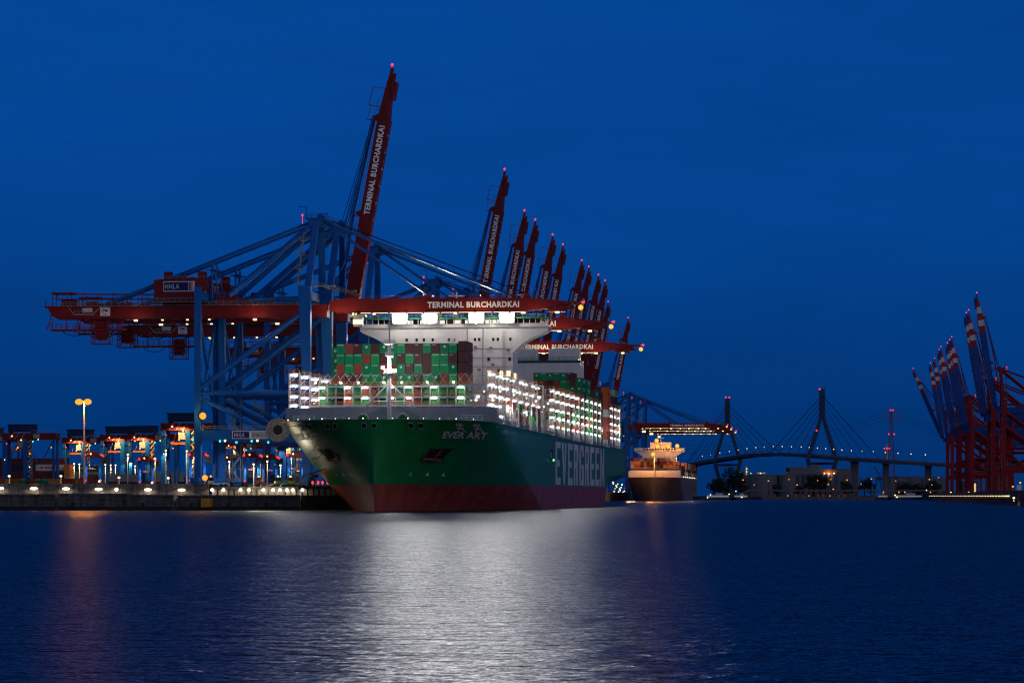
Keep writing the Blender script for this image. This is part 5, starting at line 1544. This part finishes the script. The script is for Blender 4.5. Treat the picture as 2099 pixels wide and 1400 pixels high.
for i in range(24):
    e = deck_at(.9 + i*.37) if .9 + i*.37 < len(dv)-1.2 else None
    if e is None: continue
    m = MB(); m.tube(e, e+Vector((0, 0, 8.5)), .22, 5); m.beam(e+Vector((0, 0, 8.5)), e+Vector((2.2, 0, 9)), .25, .25); o = m.build('street_lamp', bsteel, bridge)
    m = MB(); m.ball(e+Vector((2.2, -1, 8.6)), .7, n=7, k=4); m.build('lens', blamp, o)

# ================================================================ far shore
soil = paint('shore_earth', (0.03, 0.032, 0.03), .9, var=.3, scale=.02, streak=False)
mb = MB()
x0, x1 = PX(1425, 2980), 1300
mb.add([(x0, 2990, -1), (x1, 2990, -1), (x1, 3010, 3.2), (x0, 3010, 3.2)], [(0, 1, 2, 3)])
mb.add([(x0, 3010, 3.2), (x1, 3010, 3.2), (x1+900, 9000, 4), (x0, 9000, 4)], [(0, 1, 2, 3)])
tag(mb.build('shore', soil), kind='structure')
mb = MB(); mb.box(PX(1560, 2960), PX(1790, 2960), 2950, 2992, -1, 3.4); mb.prism([(PX(1790, 2960), 2950, -1), (PX(1830, 2960), 2950, -1), (PX(1790, 2960), 2950, 3.4)], (0, 40, 0))
o = mb.build('jetty', concrete('jetty_stone', (.16, .14, .14))); tag(o, 'long low stone jetty sloping into the water before the far shore', 'jetty')
mb = MB(); mb.box(PX(1530, 3040), PX(1945, 3040), 3040, 3050, 9.2, 10.8); 
for i in range(12): mb.box(PX(1540+i*36, 3040), PX(1540+i*36, 3040)+1.6, 3042, 3048, 3, 9.2)
o = mb.build('low_viaduct', bconc); tag(o, 'low concrete viaduct running along the far shore', 'bridge')
leafm = paint('foliage', (0.022, 0.035, 0.02), .8, var=.4, scale=.3)
bark = paint('bark', (0.05, 0.04, 0.03), .9)
def tree(px, D, h, w, label, group, seed):
    rnd = random.Random(seed)
    o = thing('tree', label, 'tree', (PX(px, D), D, 3.2), 0, group)
    m = MB(); m.tube((0, 0, 0), (0, 0, h*.55), w*.05, 7, 0, w*.03)
    for k in range(5):
        a = rnd.random()*6.28; m.tube((0, 0, h*(.3+.06*k)), (math.cos(a)*w*.3, math.sin(a)*w*.3, h*(.55+.06*k)), w*.02, 5)
    m.build('trunk', bark, o)
    m = MB(); cl = [(Vector((rnd.uniform(-.32, .32)*w, rnd.uniform(-.3, .3)*w, h*rnd.uniform(.3, .85))), w*rnd.uniform(.14, .26)) for _ in range(11)]
    for c, r in cl:
        for _ in range(70):
            d = Vector((rnd.gauss(0, 1), rnd.gauss(0, 1), rnd.gauss(0, .8))).normalized()*r*rnd.uniform(.55, 1.12)
            p = c+d; s = rnd.uniform(.5, 1.1)*w*.045; a = Vector((rnd.gauss(0, 1), rnd.gauss(0, 1), rnd.gauss(0, 1))).normalized(); b = a.cross(Vector((rnd.gauss(0, 1), rnd.gauss(0, 1), rnd.gauss(0, 1)))).normalized()
            m.add([p-a*s-b*s*.6, p+a*s-b*s*.6, p+a*s*.6+b*s, p-a*s*.6+b*s], [(0, 1, 2, 3)])
    m.build('crown', leafm, o)
TR = [(1462, 3080, 19, 16, 'broad dark tree standing next to the second ship stern'), (1478, 3060, 24, 20, 'wide dark tree in the clump before the first pylon foot'), (1494, 3090, 34, 18, 'tallest dark tree under the first bridge pylon'), (1508, 3070, 30, 20, 'tall dark tree behind the first pylon foot'), (1522, 3050, 22, 16, 'dark tree ending the clump beside the storage tanks'),
      (1592, 3060, 14, 11, 'small round tree before the storage tanks'), (1636, 3060, 13, 12, 'low dark tree before the grain silo'), (1666, 3060, 27, 20, 'large dark tree before the grain silo'), (1682, 3070, 25, 19, 'large dark tree below the second pylon'), (1732, 3060, 19, 12, 'narrow tree before the white building'), (1740, 3080, 16, 11, 'small tree beside the wide bridge pier'), (1772, 3080, 26, 17, 'loose tree between the wide pier and the small harbour crane'), (1785, 3070, 18, 12, 'low tree before the small harbour crane'), (1850, 3080, 16, 20, 'bushy tree before the sloping shed'), (1872, 3080, 16, 20, 'second bushy tree before the sloping shed'), (1893, 3080, 15, 16, 'bushy tree next to the slim bridge pier'), (1918, 3080, 17, 18, 'tree near the foot of the red cranes')]
for i, t_ in enumerate(TR): tree(*t_, 'trees on the far shore', i)
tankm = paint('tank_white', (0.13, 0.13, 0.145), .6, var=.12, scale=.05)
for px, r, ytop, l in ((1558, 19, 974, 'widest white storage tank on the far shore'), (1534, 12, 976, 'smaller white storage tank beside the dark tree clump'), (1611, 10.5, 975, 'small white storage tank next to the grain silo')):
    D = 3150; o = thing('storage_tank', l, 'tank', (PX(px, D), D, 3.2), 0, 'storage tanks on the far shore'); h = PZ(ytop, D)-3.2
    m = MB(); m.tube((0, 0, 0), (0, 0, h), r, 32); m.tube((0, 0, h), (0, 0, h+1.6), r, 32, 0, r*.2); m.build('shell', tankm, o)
    m = MB(); m.rail([(r*math.cos(a*.3927), r*math.sin(a*.3927), h) for a in range(17)], 1.2, .15, 6); m.build('railing', cgrey, o)
o = thing('grain_silo', 'big grain silo block with dark cylinders and pale upper house', 'silo', (PX(1662, 3250), 3250, 3.2)); D = 3250; k = D/F
m = MB()
for i in range(9): m.tube((-26+i*6.4, -3, 0), (-26+i*6.4, -3, (1003-957)*k), 3.3, 16)
m.box(-29, 29, -1, 14, 0, (1003-957)*k); m.build('silo_block', paint('silo_dark', (.10, .10, .13), .8), o)
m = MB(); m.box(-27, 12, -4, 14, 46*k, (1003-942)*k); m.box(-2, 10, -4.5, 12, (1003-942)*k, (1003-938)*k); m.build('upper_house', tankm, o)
m = MB(); m.box(12.2, 30, -4, 12, 46*k, (1003-947)*k); m.build('lit_gallery', paint('gallery', (.3, .1, .06), .6), o)
m = MB()
for i in range(3): m.ball((15+i*5.5, -5.2, 48*k), .8, n=6, k=4)
m.build('gallery_lamp', MATS['boom_lamp'], o); point('gallery_light', (PX(1662, 3250)+20, 3243, 3.2+47*k), (1, .6, .3), 1500, .6)
m = MB(); m.box(-28.6, -25, -7.2, -6.6, 52*k, 58*k); m.build('dark_window', windark, o)
o = thing('warehouse', 'white windowless warehouse with a small dark emblem', 'building', (PX(1730, 3300), 3300, 3.2)); k = 3300/F
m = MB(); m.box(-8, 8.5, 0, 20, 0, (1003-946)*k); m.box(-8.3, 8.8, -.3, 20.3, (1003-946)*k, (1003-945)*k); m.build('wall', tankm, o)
m = MB(); m.box(-1.5, 2.5, -.1, -.02, 19.5, 20.3); m.box(-.8, 1.2, -.1, -.02, 21.5, 22.2); m.box(.2, 2, -.1, -.02, 23, 23.7); m.build('emblem', black, o)
o = thing('process_plant', 'lit process plant with stacked platforms and a thin column', 'plant', (PX(1546, 3300), 3300, 3.2)); k = 3300/F
m = MB()
for x, w, yt in ((-16, 5, 952), (-9, 2.6, 941), (2, 6, 958), (8, 9, 953), (17, 9, 962), (24, 6, 968)):
    m.box(x-w/2, x+w/2, 0, 8, 0, (1003-yt)*k)
for z in range(6, 34, 4): m.rail([(-11, -1, z), (-7, -1, z)], 1.2, .2, 2); m.box(-11, -7, -1.2, 0, z-.1, z+.1)
m.build('plant_block', paint('plant', (.32, .28, .22), .7), o)
for i, (x, y) in enumerate(((-9, 946), (-9, 952), (-9, 958), (-9, 964), (-9, 970), (7, 955), (7, 961), (7, 967), (19, 962), (4, 968), (12, 969), (-4, 955))):
    m = MB(); m.ball((x, -1.6, (1003-y)*k), .65, n=6, k=4); m.build('plant_lamp', MATS['boom_lamp'] if i != 11 else MATS['lamp_green'], o)
for x, z, w in ((9, 27, 1800), (18, 22, 1600), (-8, 22, 800)): point('plant_light', (PX(1546, 3300)+x, 3292, z), (1, .78, .38), w, .8)
o = thing('chimney', 'pale round chimney with red lamps beside the lattice pylon', 'chimney', (PX(1817.5, 3500), 3500, 3.2)); k = 3500/F
m = MB(); m.tube((0, 0, 0), (0, 0, (1005-898)*k), 2.6, 14, 0, 1.7); m.build('shaft', paint('chimney_pale', (.42, .33, .31), .7), o)
for x in (-3, 0, 3): m = MB(); m.ball((x, -2, (1005-906)*k), .9, n=6, k=4); m.build('warning_lamp', lampred, o)
# lattice pylon with its wires
o = thing('power_pylon', 'tall lattice power pylon with three pairs of red lit arms', 'pylon', (PX(1827, 3600), 3600, 3.2)); k = 3600/F
pm = paint('pylon_steel', (.24, .06, .06), .6)
H = (1006-829)*k
m = MB(); w0, w1 = 5.6, 1.2
def corner(i, f): w = w0 + (w1-w0)*min(1, f*1.15); return Vector((w*(-1, 1, 1, -1)[i], w*(-1, -1, 1, 1)[i], H*f))
n = 16
for j in range(n):
    a, b = j/n, (j+1)/n
    for i in range(4):
        m.beam(corner(i, a), corner(i, b), .5, .5); m.beam(corner(i, a), corner((i+1) % 4, b), .28, .28); m.beam(corner((i+1) % 4, a), corner(i, b), .28, .28)
for y, w in ((832, 9.5), (840.5, 11.5), (848.5, 12.5)):
    z = (1006-y)*k
    m.beam((-w, 0, z), (w, 0, z), .6, .6); m.beam((-w, 0, z), (0, 0, z+3.2), .3, .3); m.beam((w, 0, z), (0, 0, z+3.2), .3, .3)
    for q in (-1, -.55, .55, 1): m.beam((q*w, 0, z), (q*w, 0, z-2), .25, .25)
m.build('lattice', pm, o)
for x, y in ((-1.2, 829), (1.6, 829), (-3.4, 878), (3.4, 878)): mm = MB(); mm.ball((x, -2, (1006-y)*k), 1.0, n=6, k=4); mm.build('warning_lamp', lampred, o)
for y, w in ((834, 9.5), (842.5, 11.5), (850.5, 12.5)):
    for s in (-1, 1):
        z = (1006-y)*k
        pts = [Vector((s*w + s*(30+330*t) - s*30, 200*t, z-60*t*(1.35-t)*2 + 22*t)) for t in [i/8 for i in range(9)]]
        mm = MB(); mm.path(pts, .14, 4); mm.build('power_line', black, o)
o = thing('shed', 'long shed with a steep sloping roof beyond the trees', 'building', (PX(1880, 3350), 3350, 3.2)); k = 3350/F
m = MB(); m.prism([(-34, 0, 0), (34, 0, 0), (34, 0, 41*k), (-30, 0, 41*k), (-14, 0, 0)][:2] + [(34, 0, 38*k), (-32, 0, 40*k)], (0, 30, 0)); m.build('wall', paint('shed_roof', (.14, .14, .17), .7, var=.3, scale=.06), o)
m = MB(); m.box(-33, 35, -1, 31, 40.2*k, 41.5*k)
for i in range(4): m.prism([(-26+i*15, -.3, 38*k), (-24+i*15, -.3, 38*k), (-14+i*15, -.3, 6), (-16+i*15, -.3, 6)], (0, .25, 0))
m.build('roof', paint('shed_edge', (.08, .08, .09), .7), o)
o = thing('harbour_crane', 'small dark slewing harbour crane standing before the bridge piers', 'crane', (PX(1801, 3150), 3150, 3.2)); k = 3150/F
m = MB()
for a in (-1, 1): m.beam((a*5, 0, 0), (a*1.5, 0, 18), .7, .7); m.beam((a*5, 4, 0), (a*1.5, 3, 18), .7, .7)
m.build('tower', bsteel, o); m = MB(); m.box(-3, 4, -1, 4, 18, 22); m.build('cab', bsteel, o)
m = MB(); m.beam((2, 1, 21), (-4, 1, 33), .8, .8); m.beam((-4, 1, 33), (-10, 1, 30), .6, .6); m.beam((3, 1, 22), (-4, 1, 33), .3, .3); m.build('jib', bsteel, o)
# street lamps along the far shore
amber = (1.0, .40, .08)
for i, (px, y) in enumerate(((1523, 983), (1546, 993), (1575, 985), (1617, 982), (1634, 993), (1676, 984), (1698, 992), (1703, 982), (1736, 983), (1765, 991), (1786, 981), (1836, 985), (1905, 982), (1910, 993), (1708, 1002), (1924, 978))):
    lamp_post(px, y, 3020, 3.2, f'street lamp on the far shore, {ORD[i]} counted from the storage tanks towards the red cranes', 'street lamps on the far shore', (1.0, .34, .06), .8 if i % 2 == 0 else .6, 0, 1, .3, bark)
# boats
def boat(px, L, D, label, col, lights):
    o = thing('boat', label, 'boat', (PX(px, D), D, 0)); h = L/2
    m = MB(); m.prism([(-h, -3, -.5), (h*.9, -3, -.5), (h, -3, 2.6), (-h, -3, 2.2)], (0, 6, 0)); m.build('hull', paint('boat_hull_'+label[:3], (.03, .035, .05), .5), o)
    m = MB(); m.box(-h*.7, h*.55, -2.4, 2.4, 2.4, 5.0); m.box(-h*.2, h*.2, -2, 2, 5, 7); m.build('cabin', paint('boat_'+label[:3], col, .5), o)
    m = MB(); m.box(-h*.66, h*.5, -2.46, -2.4, 3.4, 4.4); m.build('window', glow('boat_window', (.75, .85, 1.0), .22), o)
    for x, z, c in lights: m = MB(); m.ball((x, -3.2, z), .6, n=7, k=4); m.build('boat_lamp', c, o)
boat(1866, 46, 2900, 'long passenger boat with lit windows and orange lamps at the shore', (.5, .5, .55), ((-16, 5, MATS['boom_lamp']), (-12, 8, tiplamp), (-6, 8, tiplamp), (-14, 3, MATS['boom_lamp']), (20, 8, tiplamp), (16, 10, MATS['boom_lamp'])))
boat(1810, 16, 2900, 'short work boat with one orange lamp near the jetty end', (.3, .3, .3), ((0, 8, tiplamp),))
boat(1474, 36, 2900, 'pale motor boat moored by the second ship stern', (.6, .6, .6), ((-9, 5.5, MATS['bow_lamp']), (10, 6, MATS['boom_lamp']), (-12, 2.4, MATS['bow_lamp'])))
boat(1520, 22, 2900, 'small boat below the dark tree clump', (.5, .5, .5), ((-6, 9, MATS['bow_lamp']), (0, 3, MATS['boom_lamp'])))
m = MB(); 
o = thing('car_park', 'row of red lit cars waiting on the far jetty', 'cars', (PX(1680, 3000), 3000, 3.4))
for i in range(9):
    x = -32 + i*7.4 + (i*5 % 3)
    c = MB(); c.box(x-2.2, x+2.2, -1, 1, .3, 1.6); c.box(x-1.2, x+1.2, -.9, .9, 1.6, 2.2); cc = c.build('car', paint('far_car', (.2, .05, .05), .4), o)
    c = MB(); c.ball((x-1.6, -1.3, 1.0), .3, n=6, k=4); c.build('tail_lamp', lampred if i % 3 else MATS['boom_lamp'], cc)

# ================================================================ quay of the terminal across the water
qe = [(1194, 215), (1400, 238), (1800, 286), (2280, 342), (2760, 400), (2990, 430)]
mb = MB()
for (d0, x0), (d1, x1) in zip(qe, qe[1:]): mb.add([(x0, d0, 6.2), (2200, d0, 6.2), (2200, d1, 6.2), (x1, d1, 6.2)], [(0, 1, 2, 3)])
tag(mb.build('north_terminal_ground', asphalt), kind='structure')
mb = MB()
for (d0, x0), (d1, x1) in zip(qe, qe[1:]):
    mb.add([(x0, d0, -2), (x1, d1, -2), (x1, d1, 6.19), (x0, d0, 6.19)], [(3, 2, 1, 0)]); mb.beam((x0+.3, d0, 6.3), (x1+.3, d1, 6.3), .8, .5)
mb.add([(215, 1194, -2), (2200, 1194, -2), (2200, 1194, 6.19), (215, 1194, 6.19)], [(0, 1, 2, 3)])
o = mb.build('quay_wall', conc2); tag(o, 'dark quay wall across the water below the red cranes', 'wall')
m = MB()
for (d0, x0), (d1, x1) in zip(qe, qe[1:]): m.beam((x0-.5, d0, 3.2), (x1-.5, d1, 3.2), .4, .5)
m.build('fender_beam', algae, o)
for i in range(34):
    f = i/33; D = 1290 + f**1.5*1250
    for (d0, x0), (d1, x1) in zip(qe, qe[1:]):
        if d0 <= D <= d1: x = x0 + (x1-x0)*(D-d0)/(d1-d0)
    o = thing('quay_lamp', 'small warm lamp in the long string along the quay below the red cranes', 'lamp', (x-.6, D, 4.1), 0, 'string of lamps along the far quay wall')
    m = MB(); m.box(-.3, .3, -.55, .55, -.2, .2); m.box(-.1, .5, -.1, .1, .18, .4); m.build('lens', glow('string_lamp', (1.0, .72, .28), 1.5), o)
for i, (px, y, D) in enumerate(((1949, 1008, 2100), (1986, 1008, 1900), (2028, 1008, 1650), (2028, 1014, 1650), (2078, 1019, 1230), (2098, 1019, 1215), (2076, 996, 1500), (2091, 988, 1500))):
    lamp_post(px, y, D, 6.2 if y < 1010 else 2.0, f'warm lamp on the quay under the red cranes, {ORD[i]} from the far end', 'warm lamps under the red cranes', (1.0, .72, .28) if i < 6 else amber, .55, 500 if i < 6 else 200, 1, .15)
o = thing('lit_workshop', 'small workshop with a glowing open door between the red crane legs', 'building', (PX(1994, 2400), 2400, 6.2)); k = 2400/F
m = MB(); m.box(-8, 5, 2, 12, 0, 10); m.box(-8.4, 5.4, 1.6, 12.4, 10, 10.6); m.build('wall', tankm, o)
m = MB(); m.box(-5, .8, 1.9, 2.0, .4, 8.6); m.box(1.4, 3, 1.9, 2, .4, 8.6); m.build('lit_door', glow('lit_door', (1.0, .74, .30), .75), o)
o = thing('notice_board', 'pale notice board on posts at the quay corner', 'sign', (PX(2089, 1240), 1240, 6.2)); m = MB(); m.box(-1, 1, -.1, .1, .6, 2.9); m.build('board', signwhite, o); m = MB(); m.tube((-.8, .1, 0), (-.8, .1, 2.6), .08, 6); m.tube((.8, .1, 0), (.8, .1, 2.6), .08, 6); m.build('post', cgrey, o)
print('containers', NCONT[0])
